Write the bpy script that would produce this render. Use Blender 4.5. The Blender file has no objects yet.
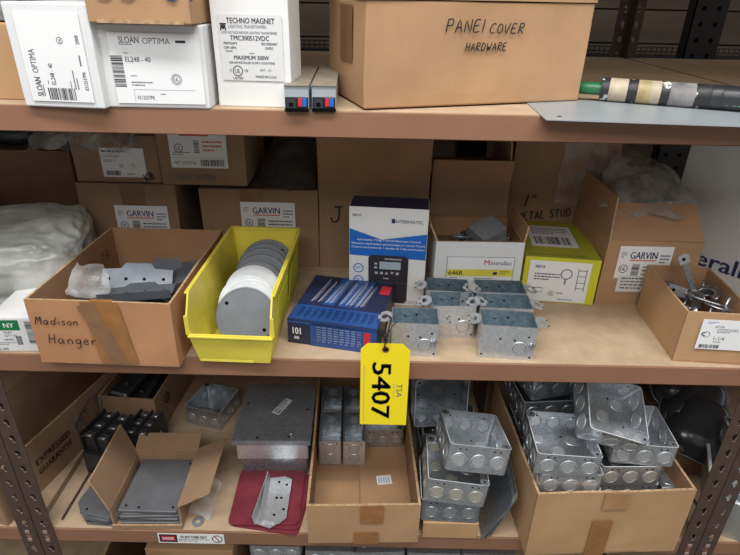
WORLD=.6; EXPO=0.0
LIGHTS=[('ceiling_strip',(0,-.78,2.1),(0,-.05,0),2.6,.3,52),('aisle_lamp',(-.2,-2.0,1.9),(0,0,.0),2.0,.8,30)]
import bpy, bmesh, math, random
from mathutils import Vector, Matrix, Euler, noise
random.seed(7)
PI=math.pi; R=math.radians
SC=bpy.context.scene; COL=SC.collection
# ------------------------------------------------------------------ camera numbers (metres; z=0 is the middle shelf, y=0 the shelf fronts)
FPX=556.0; PIT=R(27); ROL=R(1.2); DD=.78
def _t(y): return math.tan(PIT+math.atan((y-277.5)/FPX))
HH=_t(361)*DD
CAM=Vector((0,-DD,HH))
FW=Vector((0,math.cos(PIT),-math.sin(PIT))); _r0=Vector((1,0,0)); _u0=Vector((0,math.sin(PIT),math.cos(PIT)))
RT=_r0*math.cos(ROL)+_u0*math.sin(ROL); UP=-_r0*math.sin(ROL)+_u0*math.cos(ROL)
ZT=HH-_t(112)*DD; ZM=0.0; ZL=HH-_t(535)*DD; ZB=-.86; ZF=-.97
def ray(u,v): return FW+RT*((u-370)/FPX)-UP*((v-277.5)/FPX)
def ony(u,v,y): d=ray(u,v); return CAM+d*((y-CAM.y)/d.y)
def onz(u,v,z): d=ray(u,v); return CAM+d*((z-CAM.z)/d.z)
def base(a,b,z):
    A=onz(*a,z); B=onz(*b,z); return A,(B-A).length,math.atan2(B.y-A.y,B.x-A.x)
# ------------------------------------------------------------------ materials
MATS={}
def lin(c): return tuple(((x/255)/12.92 if x/255<=.04045 else ((x/255+.055)/1.055)**2.4) for x in c)+(1,)
def mat(name,rgb,rough=.6,metal=0.,var=.08,vs=20.,bump=0.,bs=60.,spec=.5,rgb2=None,emit=0,stretch=(1,1,1),thr=(.3,.7)):
    m=bpy.data.materials.new(name); m.use_nodes=True; n=m.node_tree.nodes; l=m.node_tree.links
    b=n['Principled BSDF']; b.inputs['Roughness'].default_value=rough; b.inputs['Metallic'].default_value=metal
    b.inputs['Specular IOR Level'].default_value=spec
    c=lin(rgb); c2=lin(rgb2) if rgb2 else tuple(x*(1-var*2) for x in c[:3])+(1,)
    if var>0 or rgb2:
        tc=n.new('ShaderNodeTexCoord'); mp=n.new('ShaderNodeMapping'); mp.inputs['Scale'].default_value=stretch
        l.new(tc.outputs['Object'],mp.inputs['Vector'])
        t=n.new('ShaderNodeTexNoise'); t.inputs['Scale'].default_value=vs; t.inputs['Detail'].default_value=5
        l.new(mp.outputs['Vector'],t.inputs['Vector'])
        r=n.new('ShaderNodeValToRGB'); r.color_ramp.elements[0].position=thr[0]; r.color_ramp.elements[1].position=thr[1]
        r.color_ramp.elements[0].color=c2; r.color_ramp.elements[1].color=c
        l.new(t.outputs['Fac'],r.inputs['Fac']); l.new(r.outputs['Color'],b.inputs['Base Color'])
        if bump>0:
            t2=n.new('ShaderNodeTexNoise'); t2.inputs['Scale'].default_value=bs; t2.inputs['Detail'].default_value=4
            l.new(mp.outputs['Vector'],t2.inputs['Vector'])
            bp=n.new('ShaderNodeBump'); bp.inputs['Strength'].default_value=bump; bp.inputs['Distance'].default_value=.002
            l.new(t2.outputs['Fac'],bp.inputs['Height']); l.new(bp.outputs['Normal'],b.inputs['Normal'])
    else: b.inputs['Base Color'].default_value=c
    if emit: b.inputs['Emission Color'].default_value=c; b.inputs['Emission Strength'].default_value=emit
    MATS[name]=m; return m
def cardmat(name,rgb,var=.10):
    m=mat(name,rgb,.85,0,var,9,.25,35,.2); n=m.node_tree.nodes; l=m.node_tree.links
    b=n['Principled BSDF']; w=n.new('ShaderNodeTexWave'); w.bands_direction='X'; w.inputs['Scale'].default_value=60; w.inputs['Distortion'].default_value=.6
    tc=[x for x in n if x.type=='TEX_COORD'][0]; l.new(tc.outputs['Object'],w.inputs['Vector'])
    bp=n.new('ShaderNodeBump'); bp.inputs['Strength'].default_value=.10; bp.inputs['Distance'].default_value=.001
    old=[x for x in n if x.type=='BUMP'][0]; l.new(w.outputs['Fac'],bp.inputs['Height']); l.new(old.outputs['Normal'],bp.inputs['Normal']); l.new(bp.outputs['Normal'],b.inputs['Normal'])
def steelmat(name,rgb,rgb2,rough=.38,metal=.75,vs=90.):
    m=mat(name,rgb,rough,metal,0,1); n=m.node_tree.nodes; l=m.node_tree.links; b=n['Principled BSDF']
    tc=n.new('ShaderNodeTexCoord'); v=n.new('ShaderNodeTexVoronoi'); v.inputs['Scale'].default_value=vs
    ns=n.new('ShaderNodeTexNoise'); ns.inputs['Scale'].default_value=14; ns.inputs['Detail'].default_value=6
    l.new(tc.outputs['Object'],v.inputs['Vector']); l.new(tc.outputs['Object'],ns.inputs['Vector'])
    mx=n.new('ShaderNodeMix'); mx.data_type='FLOAT'; mx.inputs[0].default_value=.65
    sp=n.new('ShaderNodeSeparateColor'); l.new(v.outputs['Color'],sp.inputs['Color'])
    l.new(sp.outputs['Red'],mx.inputs[2]); l.new(ns.outputs['Fac'],mx.inputs[3])
    r=n.new('ShaderNodeValToRGB'); r.color_ramp.elements[0].position=.25; r.color_ramp.elements[1].position=.75
    r.color_ramp.elements[0].color=lin(rgb2); r.color_ramp.elements[1].color=lin(rgb)
    l.new(mx.outputs[0],r.inputs['Fac']); l.new(r.outputs['Color'],b.inputs['Base Color'])
    mr=n.new('ShaderNodeMapRange'); mr.inputs['To Min'].default_value=rough+.12; mr.inputs['To Max'].default_value=rough-.1
    l.new(mx.outputs[0],mr.inputs['Value']); l.new(mr.outputs['Result'],b.inputs['Roughness'])
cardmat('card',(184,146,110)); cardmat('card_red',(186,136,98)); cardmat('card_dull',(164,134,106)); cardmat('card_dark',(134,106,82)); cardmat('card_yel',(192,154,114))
cardmat('card_in',(172,134,102)); mat('card_edge',(200,164,124),.9,0,.25,160)
cardmat('card_white',(226,226,226),.03); mat('white',(232,232,230),.6,0,.03,12); mat('dirty_white',(212,214,214),.7,0,.1,14,.15,30)
mat('paper',(238,238,238),.5,0,.02,8); mat('paper_grey',(222,222,222),.5,0,.03,8)
mat('ink',(30,30,38),.6,0,0); mat('ink_grey',(95,98,108),.6,0,0); mat('ink_blue',(36,44,96),.6,0,0); mat('ink_red',(190,40,50),.6,0,0); mat('ink_orange',(210,95,60),.6,0,0); mat('ink_light',(176,180,188),.6,0,0)
mat('marker',(26,22,30),.6,0,0); mat('marker_blue',(56,56,96),.6,0,0)
mat('tape',(160,112,66),.28,0,.12,40,.3,60,.6); mat('tape_dull',(140,106,76),.3,0,.1,40,.3,60,.6)
mat('beam',(148,107,82),.5,0,.08,10,.1,120); mat('board',(192,167,138),.85,0,.10,30,.25,220,.2,stretch=(1,1,1)); mat('tape_faint',(178,136,96),.5,0,.08,40); mat('post',(84,66,58),.42,0,.15,40,.15,150); mat('rivet',(176,150,140),.4,.3,.1,40); mat('post_black',(34,32,36),.45,0,.1,30)
steelmat('galv',(206,210,214),(166,172,178),.34,.8,260); steelmat('galv_dark',(176,182,188),(130,138,146),.36,.8,260); steelmat('galv_light',(222,224,226),(190,194,198),.36,.65,260)
steelmat('steel_blue',(160,184,196),(118,138,150),.4,.6,200); steelmat('bright_steel',(196,198,202),(160,164,170),.28,.9,200); steelmat('dull_steel',(168,172,176),(136,140,146),.42,.5,300); mat('bracket_grey',(118,124,132),.42,.45,.12,30); steelmat('yellow_zinc',(208,205,194),(184,180,168),.4,.5,220)
mat('pan_rim_highlight',(150,152,156),.25,.3,.1,20); mat('rim_highlight',(232,234,236),.3,.3,.02,30); mat('hole',(12,12,14),.9,0,0,spec=.1)  # both rim colours are painted edge highlights
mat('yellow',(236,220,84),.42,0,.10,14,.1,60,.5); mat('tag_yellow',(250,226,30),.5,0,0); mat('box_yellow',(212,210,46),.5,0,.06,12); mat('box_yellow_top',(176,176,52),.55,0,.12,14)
mat('cover_grey',(116,120,126),.5,.25,.10,30); mat('cover_white',(212,215,218),.45,0,.10,30)
mat('blue',(22,104,196),.5,0,0); mat('navy',(36,42,78),.5,0,.1,14); mat('box_navy',(38,50,84),.4,0,0,rgb2=(30,34,50),vs=9); mat('box_blue',(44,84,150),.4,0,.2,7); mat('red',(206,40,56),.5,0,0); mat('red_sheet',(134,50,62),.5,0,.18,24,.1,80); mat('dial',(44,42,50),.45,0,0); mat('lcd',(168,184,196),.4,0,0)
mat('black_plastic',(46,47,50),.38,0,.12,30,.1,80); mat('black_gloss',(58,61,66),.22,0,.15,20,.25,25,.7); mat('black_matte',(26,26,28),.6,0,.1,20); mat('green',(30,120,70),.4,0,.08,20); mat('green_pole',(38,112,66),.35,0,.1,20)
mat('aluminium',(196,200,204),.32,.5,.06,30); mat('sheet_metal',(176,184,188),.4,.35,.05,12); mat('driver_grey',(186,194,200),.42,.3,.06,30)
mat('tan',(192,178,152),.55,0,.15,60,.1,90); mat('tan_yellow',(188,168,120),.5,0,.2,60); mat('dirty_grey',(150,146,144),.6,0,.3,50); mat('blackwhite',(36,36,38),.5,0,0,rgb2=(200,200,196),vs=60,thr=(.36,.4))
mat('wood_dark',(82,66,52),.85,0,.25,12,.3,60,stretch=(.15,1,1)); mat('wire',(86,84,84),.45,.5,.1,30); mat('concrete',(120,118,114),.9,0,.12,6,.2,40); mat('driver_top',(150,138,122),.6,0,.15,60); mat('wall_light',(186,184,180),.8,0,.05,3); mat('wall_grey',(70,66,64),.9,0,.1,4)
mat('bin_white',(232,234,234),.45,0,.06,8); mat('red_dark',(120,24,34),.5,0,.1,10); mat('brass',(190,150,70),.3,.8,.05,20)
mat('cover_plate',(132,134,138),.45,.4,.14,18); mat('lamp_glow',(255,250,242),.5,0,0,emit=0)
def film(name,rgb,alpha,rough=.15,bump=.9,bs=28):
    m=mat(name,rgb,rough,0,.06,20,bump,bs,.8); b=m.node_tree.nodes['Principled BSDF']; n=m.node_tree.nodes; l=m.node_tree.links
    fr=n.new('ShaderNodeTexNoise'); fr.inputs['Scale'].default_value=26; fr.inputs['Detail'].default_value=6
    tc=[x for x in n if x.type=='TEX_COORD'][0]; l.new(tc.outputs['Object'],fr.inputs['Vector'])
    mr=n.new('ShaderNodeMapRange'); mr.inputs['From Min'].default_value=.35; mr.inputs['From Max'].default_value=.68; mr.inputs['To Min'].default_value=max(0,alpha-.22); mr.inputs['To Max'].default_value=min(1,alpha+.25)
    l.new(fr.outputs['Fac'],mr.inputs['Value']); l.new(mr.outputs['Result'],b.inputs['Alpha'])
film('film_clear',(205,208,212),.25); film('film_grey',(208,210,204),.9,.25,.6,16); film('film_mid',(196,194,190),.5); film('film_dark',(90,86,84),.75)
# ------------------------------------------------------------------ mesh builder
ID=Matrix.Identity(4)
def T(x,y,z): return Matrix.Translation((x,y,z))
def RX(a): return Matrix.Rotation(R(a),4,'X')
def RY(a): return Matrix.Rotation(R(a),4,'Y')
def RZ(a): return Matrix.Rotation(R(a),4,'Z')
def plane(o,u,v):
    u=Vector(u).normalized(); v=Vector(v).normalized(); n=u.cross(v); m=Matrix.Identity(4)
    for i in range(3): m[i][0]=u[i]; m[i][1]=v[i]; m[i][2]=n[i]; m[i][3]=o[i]
    return m
FRONT=lambda x=0,z=0,y=0: plane((x,y,z),(1,0,0),(0,0,1))
TOP=lambda x=0,y=0,z=0: plane((x,y,z),(1,0,0),(0,1,0))
RIGHT=lambda y=0,z=0,x=0: plane((x,y,z),(0,1,0),(0,0,1))
class MB:
    def __init__(s): s.v=[]; s.f=[]; s.fm=[]; s.ms=[]; s.sm=[]
    def mi(s,m):
        if m not in s.ms: s.ms.append(m)
        return s.ms.index(m)
    def add(s,vs,fs,m,M=ID,smooth=False):
        o=len(s.v); k=s.mi(m); s.v+= [M@Vector(p) for p in vs]
        for f in fs: s.f.append([o+i for i in f]); s.fm.append(k); s.sm.append(smooth)
        return s
    def box(s,x0,x1,y0,y1,z0,z1,m,M=ID):
        return s.add([(x0,y0,z0),(x1,y0,z0),(x1,y1,z0),(x0,y1,z0),(x0,y0,z1),(x1,y0,z1),(x1,y1,z1),(x0,y1,z1)],[(0,3,2,1),(4,5,6,7),(0,1,5,4),(1,2,6,5),(2,3,7,6),(3,0,4,7)],m,M)
    def quad(s,a,b,c,d,m,M=ID): return s.add([a,b,c,d],[(0,1,2,3)],m,M)
    def rect(s,u,v,w,h,m,M=ID,n=.0002): return s.quad((u,v,n),(u+w,v,n),(u+w,v+h,n),(u,v+h,n),m,M)
    def poly(s,pts,m,M=ID,n=.0002): return s.add([(p[0],p[1],n) for p in pts],[tuple(range(len(pts)))],m,M)
    def prism(s,pts,z0,z1,m,M=ID):
        n=len(pts); vs=[(p[0],p[1],z0) for p in pts]+[(p[0],p[1],z1) for p in pts]
        return s.add(vs,[tuple(range(n-1,-1,-1)),tuple(range(n,2*n))]+[(i,(i+1)%n,n+(i+1)%n,n+i) for i in range(n)],m,M)
    def loops(s,lp,m,M=ID,cap0=False,cap1=False,smooth=False,mats=None):
        n=len(lp[0]); o=len(s.v)
        for L in lp: s.v+=[M@Vector(p) for p in L]
        for k in range(len(lp)-1):
            mm=s.mi(mats[k] if mats else m)
            for i in range(n):
                a=o+k*n+i; b=o+k*n+(i+1)%n; s.f.append([a,b,b+n,a+n]); s.fm.append(mm); s.sm.append(smooth)
        if cap0: s.f.append([o+i for i in range(n-1,-1,-1)]); s.fm.append(s.mi(mats[0] if mats else m)); s.sm.append(False)
        if cap1: s.f.append([o+(len(lp)-1)*n+i for i in range(n)]); s.fm.append(s.mi(mats[-1] if mats else m)); s.sm.append(False)
        return s
    def lathe(s,prof,m,M=ID,seg=20,smooth=True,cap0=False,cap1=False):
        return s.loops([[(r*math.cos(2*PI*i/seg),r*math.sin(2*PI*i/seg),z) for i in range(seg)] for r,z in prof],m,M,cap0,cap1,smooth)
    def ring(s,x,y,r0,r1,m,M=ID,n=.0003,seg=20):
        vs=[];
        for i in range(seg):
            a=2*PI*i/seg; vs+=[(x+r0*math.cos(a),y+r0*math.sin(a),n),(x+r1*math.cos(a),y+r1*math.sin(a),n)]
        return s.add(vs,[(2*i,2*i+1,(2*i+3)%(2*seg),(2*i+2)%(2*seg)) for i in range(seg)],m,M)
    def disc(s,x,y,r,m,M=ID,n=.0003,seg=14): return s.add([(x+r*math.cos(2*PI*i/seg),y+r*math.sin(2*PI*i/seg),n) for i in range(seg)],[tuple(range(seg))],m,M)
    def tube(s,pts,r,m,M=ID,seg=8,flat=1.0):
        pts=[Vector(p) for p in pts]; lp=[]; up=None
        for i,p in enumerate(pts):
            d=(pts[min(i+1,len(pts)-1)]-pts[max(i-1,0)]).normalized()
            if up is None:
                up=Vector((0,0,1)) if abs(d.z)<.9 else Vector((1,0,0))
            a=d.cross(up).normalized(); b=a.cross(d).normalized(); up=b
            lp.append([tuple(p+a*r*math.cos(2*PI*k/seg)+b*r*flat*math.sin(2*PI*k/seg)) for k in range(seg)])
        return s.loops(lp,m,M,True,True,True)
    def build(s,name,parent=None,bevel=0,warp=0,sub=.03,seed=0):
        me=bpy.data.meshes.new(name); me.from_pydata([tuple(v) for v in s.v],[],s.f); 
        for m in s.ms: me.materials.append(MATS[m])
        for i,p in enumerate(me.polygons): p.material_index=s.fm[i]; p.use_smooth=s.sm[i]
        if warp:
            b=bmesh.new(); b.from_mesh(me); bmesh.ops.remove_doubles(b,verts=b.verts,dist=1e-5)
            for _ in range(3):
                es=[e for e in b.edges if e.calc_length()>sub]
                if es: bmesh.ops.subdivide_edges(b,edges=es,cuts=1,use_grid_fill=True)
            for v in b.verts:
                q=noise.noise_vector(v.co*9+Vector((seed,seed*2,1))); w=warp*min(1,max(0,v.co.z)/.02)
                v.co+=Vector((q.x,q.y,q.z*.5))*w
            b.to_mesh(me); b.free()
        me.update()
        o=bpy.data.objects.new(name,me); COL.objects.link(o)
        if parent: o.parent=parent
        if bevel:
            md=o.modifiers.new('Bevel','BEVEL'); md.width=bevel; md.segments=2; md.limit_method='ANGLE'; md.angle_limit=R(50)
        return o
def tag(o,label,cat,group=None):
    o['label']=label; o['category']=cat
    if group: o['group']=group
    return o
def thing(name,label,cat,loc=(0,0,0),rz=0,group=None,rot=None):
    o=bpy.data.objects.new(name,None); COL.objects.link(o); o.location=loc; o.empty_display_size=.02
    o.rotation_euler=rot if rot else (0,0,rz)
    return tag(o,label,cat,group)
def copy_tree(o,parent=None):
    c=o.copy(); COL.objects.link(c); c.parent=parent
    for ch in list(o.children): copy_tree(ch,c)
    return c
USED=set()
def put(proto,label,cat,loc,rot,group):
    o=proto if proto.name not in USED else copy_tree(proto)
    USED.add(o.name); USED.add(proto.name); o.location=loc; o.rotation_euler=tuple(R(a) for a in rot); tag(o,label,cat,group); return o
# ------------------------------------------------------------------ print and handwriting
_tc={}
def txtdata(s,bold):
    k=(s,bold)
    if k not in _tc:
        c=bpy.data.curves.new('t','FONT'); c.body=s; c.size=1; c.resolution_u=2; c.offset=0; c.fill_mode='FRONT'
        o=bpy.data.objects.new('t',c); COL.objects.link(o); dg=bpy.context.evaluated_depsgraph_get(); dg.update()
        me=o.evaluated_get(dg).to_mesh(); vs=[tuple(v.co) for v in me.vertices]; fs=[tuple(p.vertices) for p in me.polygons]
        o.evaluated_get(dg).to_mesh_clear(); bpy.data.objects.remove(o); bpy.data.curves.remove(c)
        x0=min(v[0] for v in vs); x1=max(v[0] for v in vs); y0=0; y1=.73
        _tc[k]=([((v[0]-x0)/(x1-x0),v[1]/y1) for v in vs],fs,(x1-x0)/y1)
    return _tc[k]
def text(mb,s,u,v,h,m='ink',M=ID,w=None,bold=True,n=.0004,rot=0,slant=0):
    vs,fs,ar=txtdata(s,bold); w=w or ar*h
    Q=M@T(u,v,0)@RZ(rot)
    for k,dx in enumerate((-.022,0,.022) if bold else (0,)): mb.add([(p[0]*w+slant*p[1]*h+dx*h,p[1]*h,n+k*.00004) for p in vs],fs,m,Q)
ST={'P':[[(0,0),(.05,1)],[(.02,.95),(.35,1),(.5,.8),(.4,.55),(.05,.5)]],'A':[[(0,0),(.25,.95),(.5,0)],[(.08,.35),(.42,.38)]],'N':[[(0,0),(.05,.9),(.45,.05),(.5,1)]],
'E':[[(.45,.95),(.05,.9),(0,.05),(.5,.08)],[(.03,.5),(.38,.53)]],'L':[[(.05,1),(0,.05),(.45,.05)]],'|':[[(.05,1),(0,0)]],'C':[[(.5,.85),(.3,.98),(.05,.7),(0,.3),(.2,.02),(.5,.12)]],
'O':[[(.25,.95),(.03,.7),(.03,.25),(.25,.02),(.48,.3),(.45,.75),(.25,.95)]],'V':[[(0,.9),(.2,0),(.5,1)]],'U':[[(0,.95),(.03,.3),(.2,0),(.42,.25),(.48,1)]],'R':[[(0,0),(.05,1)],[(.02,.95),(.4,.98),(.45,.65),(.05,.5),(.5,0)]],
'H':[[(0,0),(.08,1)],[(.45,0),(.5,1)],[(.04,.48),(.48,.52)]],'D':[[(.02,0),(.05,.95)],[(0,.95),(.4,.85),(.5,.45),(.35,.1),(0,0)]],'W':[[(0,.95),(.15,0),(.3,.6),(.45,0),(.65,1)]],
'M':[[(0,0),(.1,1),(.3,.4),(.5,1),(.6,0)]],'a':[[(.4,.45),(.2,.55),(.02,.3),(.12,.02),(.35,.15),(.42,.5),(.42,.15),(.52,.02)]],'d':[[(.4,.45),(.15,.5),(.02,.2),(.2,.0),(.4,.2),(.5,1)],[(.4,.3),(.5,.02)]],
'i':[[(.1,.5),(.12,.02)],[(.12,.78),(.14,.84)]],'s':[[(.35,.52),(.12,.5),(.08,.35),(.32,.2),(.25,.02),(.02,.05)]],'o':[[(.2,.52),(.02,.3),(.15,.02),(.38,.15),(.38,.42),(.2,.52)]],'n':[[(.02,.5),(.05,.02)],[(.05,.35),(.25,.52),(.38,.4),(.42,.02)]],
'g':[[(.4,.45),(.18,.52),(.04,.3),(.15,.08),(.38,.2),(.42,.5),(.4,-.25),(.2,-.42),(.02,-.3)]],'e':[[(.04,.28),(.35,.32),(.3,.5),(.12,.48),(.02,.22),(.15,.02),(.4,.1)]],'r':[[(.02,.5),(.06,.02)],[(.06,.3),(.22,.5),(.42,.46)]],
'J':[[(.1,.95),(.6,1)],[(.38,.97),(.42,.25),(.25,0),(.05,.08),(0,.3)]],'1':[[(.05,0),(.1,1)]],'"':[[(.05,1),(.02,.75)],[(.25,1),(.22,.75)]],'T':[[(0,.95),(.55,1)],[(.28,.97),(.25,0)]],'S':[[(.45,.85),(.2,.98),(.05,.75),(.4,.4),(.35,.08),(.02,.08)]],
'3':[[(.05,.9),(.35,.95),(.4,.7),(.15,.52),(.45,.35),(.35,.05),(0,.08)]],'0':[[(.22,.95),(.03,.6),(.08,.1),(.3,.05),(.42,.5),(.22,.95)]],'7':[[(0,.9),(.45,.95),(.15,0)]],'8':[[(.4,.85),(.15,.95),(.08,.7),(.4,.35),(.3,.02),(.05,.15),(.35,.65),(.4,.85)]],'2':[[(.02,.8),(.25,.98),(.4,.75),(.02,.05),(.48,.08)]],
'4':[[(.1,.95),(.02,.45),(.45,.45)],[(.38,.8),(.35,0)]],'5':[[(.42,.95),(.1,.92),(.06,.55),(.38,.5),(.35,.08),(.02,.05)]],'6':[[(.35,.95),(.08,.5),(.08,.1),(.35,.08),(.38,.4),(.1,.4)]],'-':[[(0,.45),(.35,.5)]],'X':[[(0,0),(.4,1)],[(.02,.9),(.42,.05)]]}
def hand(mb,s,u,v,h,wid=.0016,m='marker',M=ID,sp=.78,slant=.12,rot=0,n=.0005):
    Q=M@T(u,v,0)@RZ(rot); x=0
    for ch in s:
        if ch==' ': x+=.45*h; continue
        sts=ST[ch]; mw=max(p[0] for st in sts for p in st)
        for st in sts:
            P=[Vector((x+(p[0]+slant*p[1])*h*sp*1.15,p[1]*h)) for p in st]; fine=[]
            for i in range(len(P)-1):
                a=P[max(i-1,0)];b=P[i];c=P[i+1];d=P[min(i+2,len(P)-1)]
                for t in (0,.34,.67): fine.append(.5*((2*b)+(c-a)*t+(2*a-5*b+4*c-d)*t*t+(3*b-a-3*c+d)*t**3))
            fine.append(P[-1]); vs=[]
            for i,p in enumerate(fine):
                d=(fine[min(i+1,len(fine)-1)]-fine[max(i-1,0)]); d=d.normalized() if d.length>0 else Vector((1,0)); q=Vector((-d.y,d.x))*wid*.5
                vs+=[(p.x+q.x,p.y+q.y,n),(p.x-q.x,p.y-q.y,n)]
            mb.add(vs,[(2*i,2*i+1,2*i+3,2*i+2) for i in range(len(fine)-1)],m,Q)
        x+=(mw*1.0+.26)*h*sp*1.15
def label(parent,M,w,h,items,paper='paper',name='printed_label',lab=None):
    mb=MB(); rnd=random.Random(len(items)*7+int(w*1e4))
    if paper: mb.box(0,w,0,h,0,.0003,paper,M)
    def scale(x): return x
    for it in items:
        k=it[0]
        if k=='t':
            _,s,u,v,sz=it[:5]; o=it[5] if len(it)>5 else {}
            text(mb,s,u*w,v*h,sz*h,o.get('m','ink'),M,o['w']*w if 'w' in o else None,o.get('b',True),rot=o.get('rot',0),n=o.get('n',.0006))
        elif k=='bar':
            _,u,v,bw,bh=it[:5]; vert=len(it)>5 and it[5]; L=(bh*h if vert else bw*w); x=0
            while x<L*.97:
                a=rnd.choice((.6,1,1.6,2.4))*L/60; 
                if vert: mb.rect(u*w,v*h+x,bw*w,min(a,L-x),'ink',M,.0005)
                else: mb.rect(u*w+x,v*h,min(a,L-x),bh*h,'ink',M,.0005)
                x+=a+rnd.choice((.7,1,1.8))*L/60
        elif k=='r': mb.rect(it[1]*w,it[2]*h,it[3]*w,it[4]*h,it[5],M,it[6] if len(it)>6 else .0005)
        elif k=='ring': mb.ring(it[1]*w,it[2]*h,it[3]*h*.82,it[3]*h,it[4] if len(it)>4 else 'ink',M,.0005)
        elif k=='ul':
            mb.ring(it[1]*w,it[2]*h,it[3]*h*.84,it[3]*h,'ink',M,.0005); text(mb,'UL',it[1]*w-it[3]*h*.55,it[2]*h-it[3]*h*.45,it[3]*h*.9,'ink',M,it[3]*h*1.1)
        elif k=='lines':   # print too small to read: broken rules
            _,u,v,lw,lh,nn=it[:6]; mm=it[6] if len(it)>6 else 'ink_grey'
            for i in range(nn):
                y=(v+lh*(1-(i+.5)/nn))*h; x=u*w; end=(u+lw*(1 if i<nn-1 else .6))*w
                while x<end:
                    a=rnd.uniform(.02,.07)*lw*w*2; mb.rect(x,y,min(a,end-x),lh*h/nn*.42,mm,M,.0005); x+=a+.012*lw*w*2
        elif k=='poly': mb.poly([(p[0]*w,p[1]*h) for p in it[1]],it[2],M,it[3] if len(it)>3 else .0004)
    o=mb.build(name,parent)
    if lab: o['label']=lab
    return o
# ------------------------------------------------------------------ kinds of things
def carton(name,lab,cat,loc,rz,w,d,h,m='card',warp=.003,group=None,seam=True,tape='tape',bev=.002,tw=.05,tx=None,body='box_body',rot=None):
    t=thing(name,lab,cat,loc,rz,group,rot); mb=MB(); mb.box(0,w,0,d,0,h,m); mb.build(body,t,bev,warp,seed=w*50)
    if tape:
        x=tx if tx is not None else w/2; q=MB(); a=.0012+warp*.5
        q.box(x-tw/2,x+tw/2,-a,-a+.0004,h*.55,h+a,tape); q.box(x-tw/2,x+tw/2,-a,d+a,h+a-.0004,h+a,tape); q.build('packing_tape',t)
    return t
def flapmesh(mb,L,ln,taper,t,m):
    mb.add([(0,-t/2,0),(L,-t/2,0),(L-taper,-t/2,ln),(taper,-t/2,ln),(0,t/2,0),(L,t/2,0),(L-taper,t/2,ln),(taper,t/2,ln)],[(0,1,2,3),(7,6,5,4)],m)
    mb.add([(0,-t/2,0),(L,-t/2,0),(L-taper,-t/2,ln),(taper,-t/2,ln),(0,t/2,0),(L,t/2,0),(L-taper,t/2,ln),(taper,t/2,ln)],[(0,4,5,1),(1,5,6,2),(2,6,7,3),(3,7,4,0)],'card_edge')
def opencarton(name,lab,cat,loc,rz,w,d,h,m='card',mi='card_in',t=.004,flaps={},warp=.003,group=None,hs=None,body='box_body',flare=0):
    """hs = heights of the walls (front, right, back, left); flaps = side: (length, outward angle, taper)"""
    o=thing(name,lab,cat,loc,rz,group); hf,hr,hb,hl=hs or (h,)*4; mb=MB()
    mb.box(0,w,0,d,0,t,mi)
    def wall(x0,x1,y0,y1,hh,outer):
        vs=[(x0,y0,0),(x1,y0,0),(x1,y1,0),(x0,y1,0),(x0,y0,hh),(x1,y0,hh),(x1,y1,hh),(x0,y1,hh)]
        fs=[(0,3,2,1),(4,5,6,7),(0,1,5,4),(1,2,6,5),(2,3,7,6),(3,0,4,7)]; names=['y0','x1','y1','x0']
        for i,f in enumerate(fs):
            mm='card_edge' if i==1 else (m if i==0 or names[i-2]==outer else mi); mb.add(vs,[f],mm)
    wall(0,w,0,t,hf,'y0'); wall(w-t,w,t,d-t,hr,'x1'); wall(0,w,d-t,d,hb,'y1'); wall(0,t,t,d-t,hl,'x0')
    mb.build(body,o,0,warp,seed=w*40)
    for k,(ln,ang,tp) in flaps.items():
        f=MB(); flapmesh(f,w if k in 'fb' else d,ln,tp,t*.8,mi); fo=f.build('box_flap',o,0,warp*.8,seed=ang)
        if k=='f': fo.matrix_local=T(0,t/2,hf)@RX(ang)
        elif k=='b': fo.matrix_local=T(0,d-t/2,hb)@RX(-ang)
        elif k=='r': fo.matrix_local=T(w-t/2,0,hr)@RZ(90)@RX(ang)
        elif k=='l': fo.matrix_local=T(t/2,0,hl)@RZ(90)@RX(-ang)
    return o
def rrect(w,d,r,z,seg=4,cx=0,cy=0):
    P=[]
    for (x,y,a0) in ((w/2-r,d/2-r,0),(-w/2+r,d/2-r,90),(-w/2+r,-d/2+r,180),(w/2-r,-d/2+r,270)):
        for i in range(seg+1):
            a=R(a0+90*i/seg); P.append((cx+x+r*math.cos(a),cy+y+r*math.sin(a),z))
    return P
KO=None
def knockout(parent,M,r=.011,m='galv_light'):
    global KO
    key=m
    if KO is None: KO={}
    if key not in KO:
        mb=MB()
        for sg,o0 in ((1,0),(-1,-.0016)):
            mb.loops([[(r*math.cos(2*PI*i/24),r*math.sin(2*PI*i/24),o0+sg*z) for i in range(24)] for r,z in ((.0001,.0005),(.0092,.0005),(.0094,.0001),(.0099,.0001),(.0101,.0009),(.0108,.0009),(.0114,.0001))],m,smooth=False,mats=[m,m,'hole',m,m,m])
        o=mb.build('knockout',parent); KO[key]=o.data
    else:
        o=bpy.data.objects.new('knockout',KO[key]); COL.objects.link(o); o.parent=parent
    s=r/.011; o.matrix_local=M@Matrix.Diagonal((s,s,1,1)); return o
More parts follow.
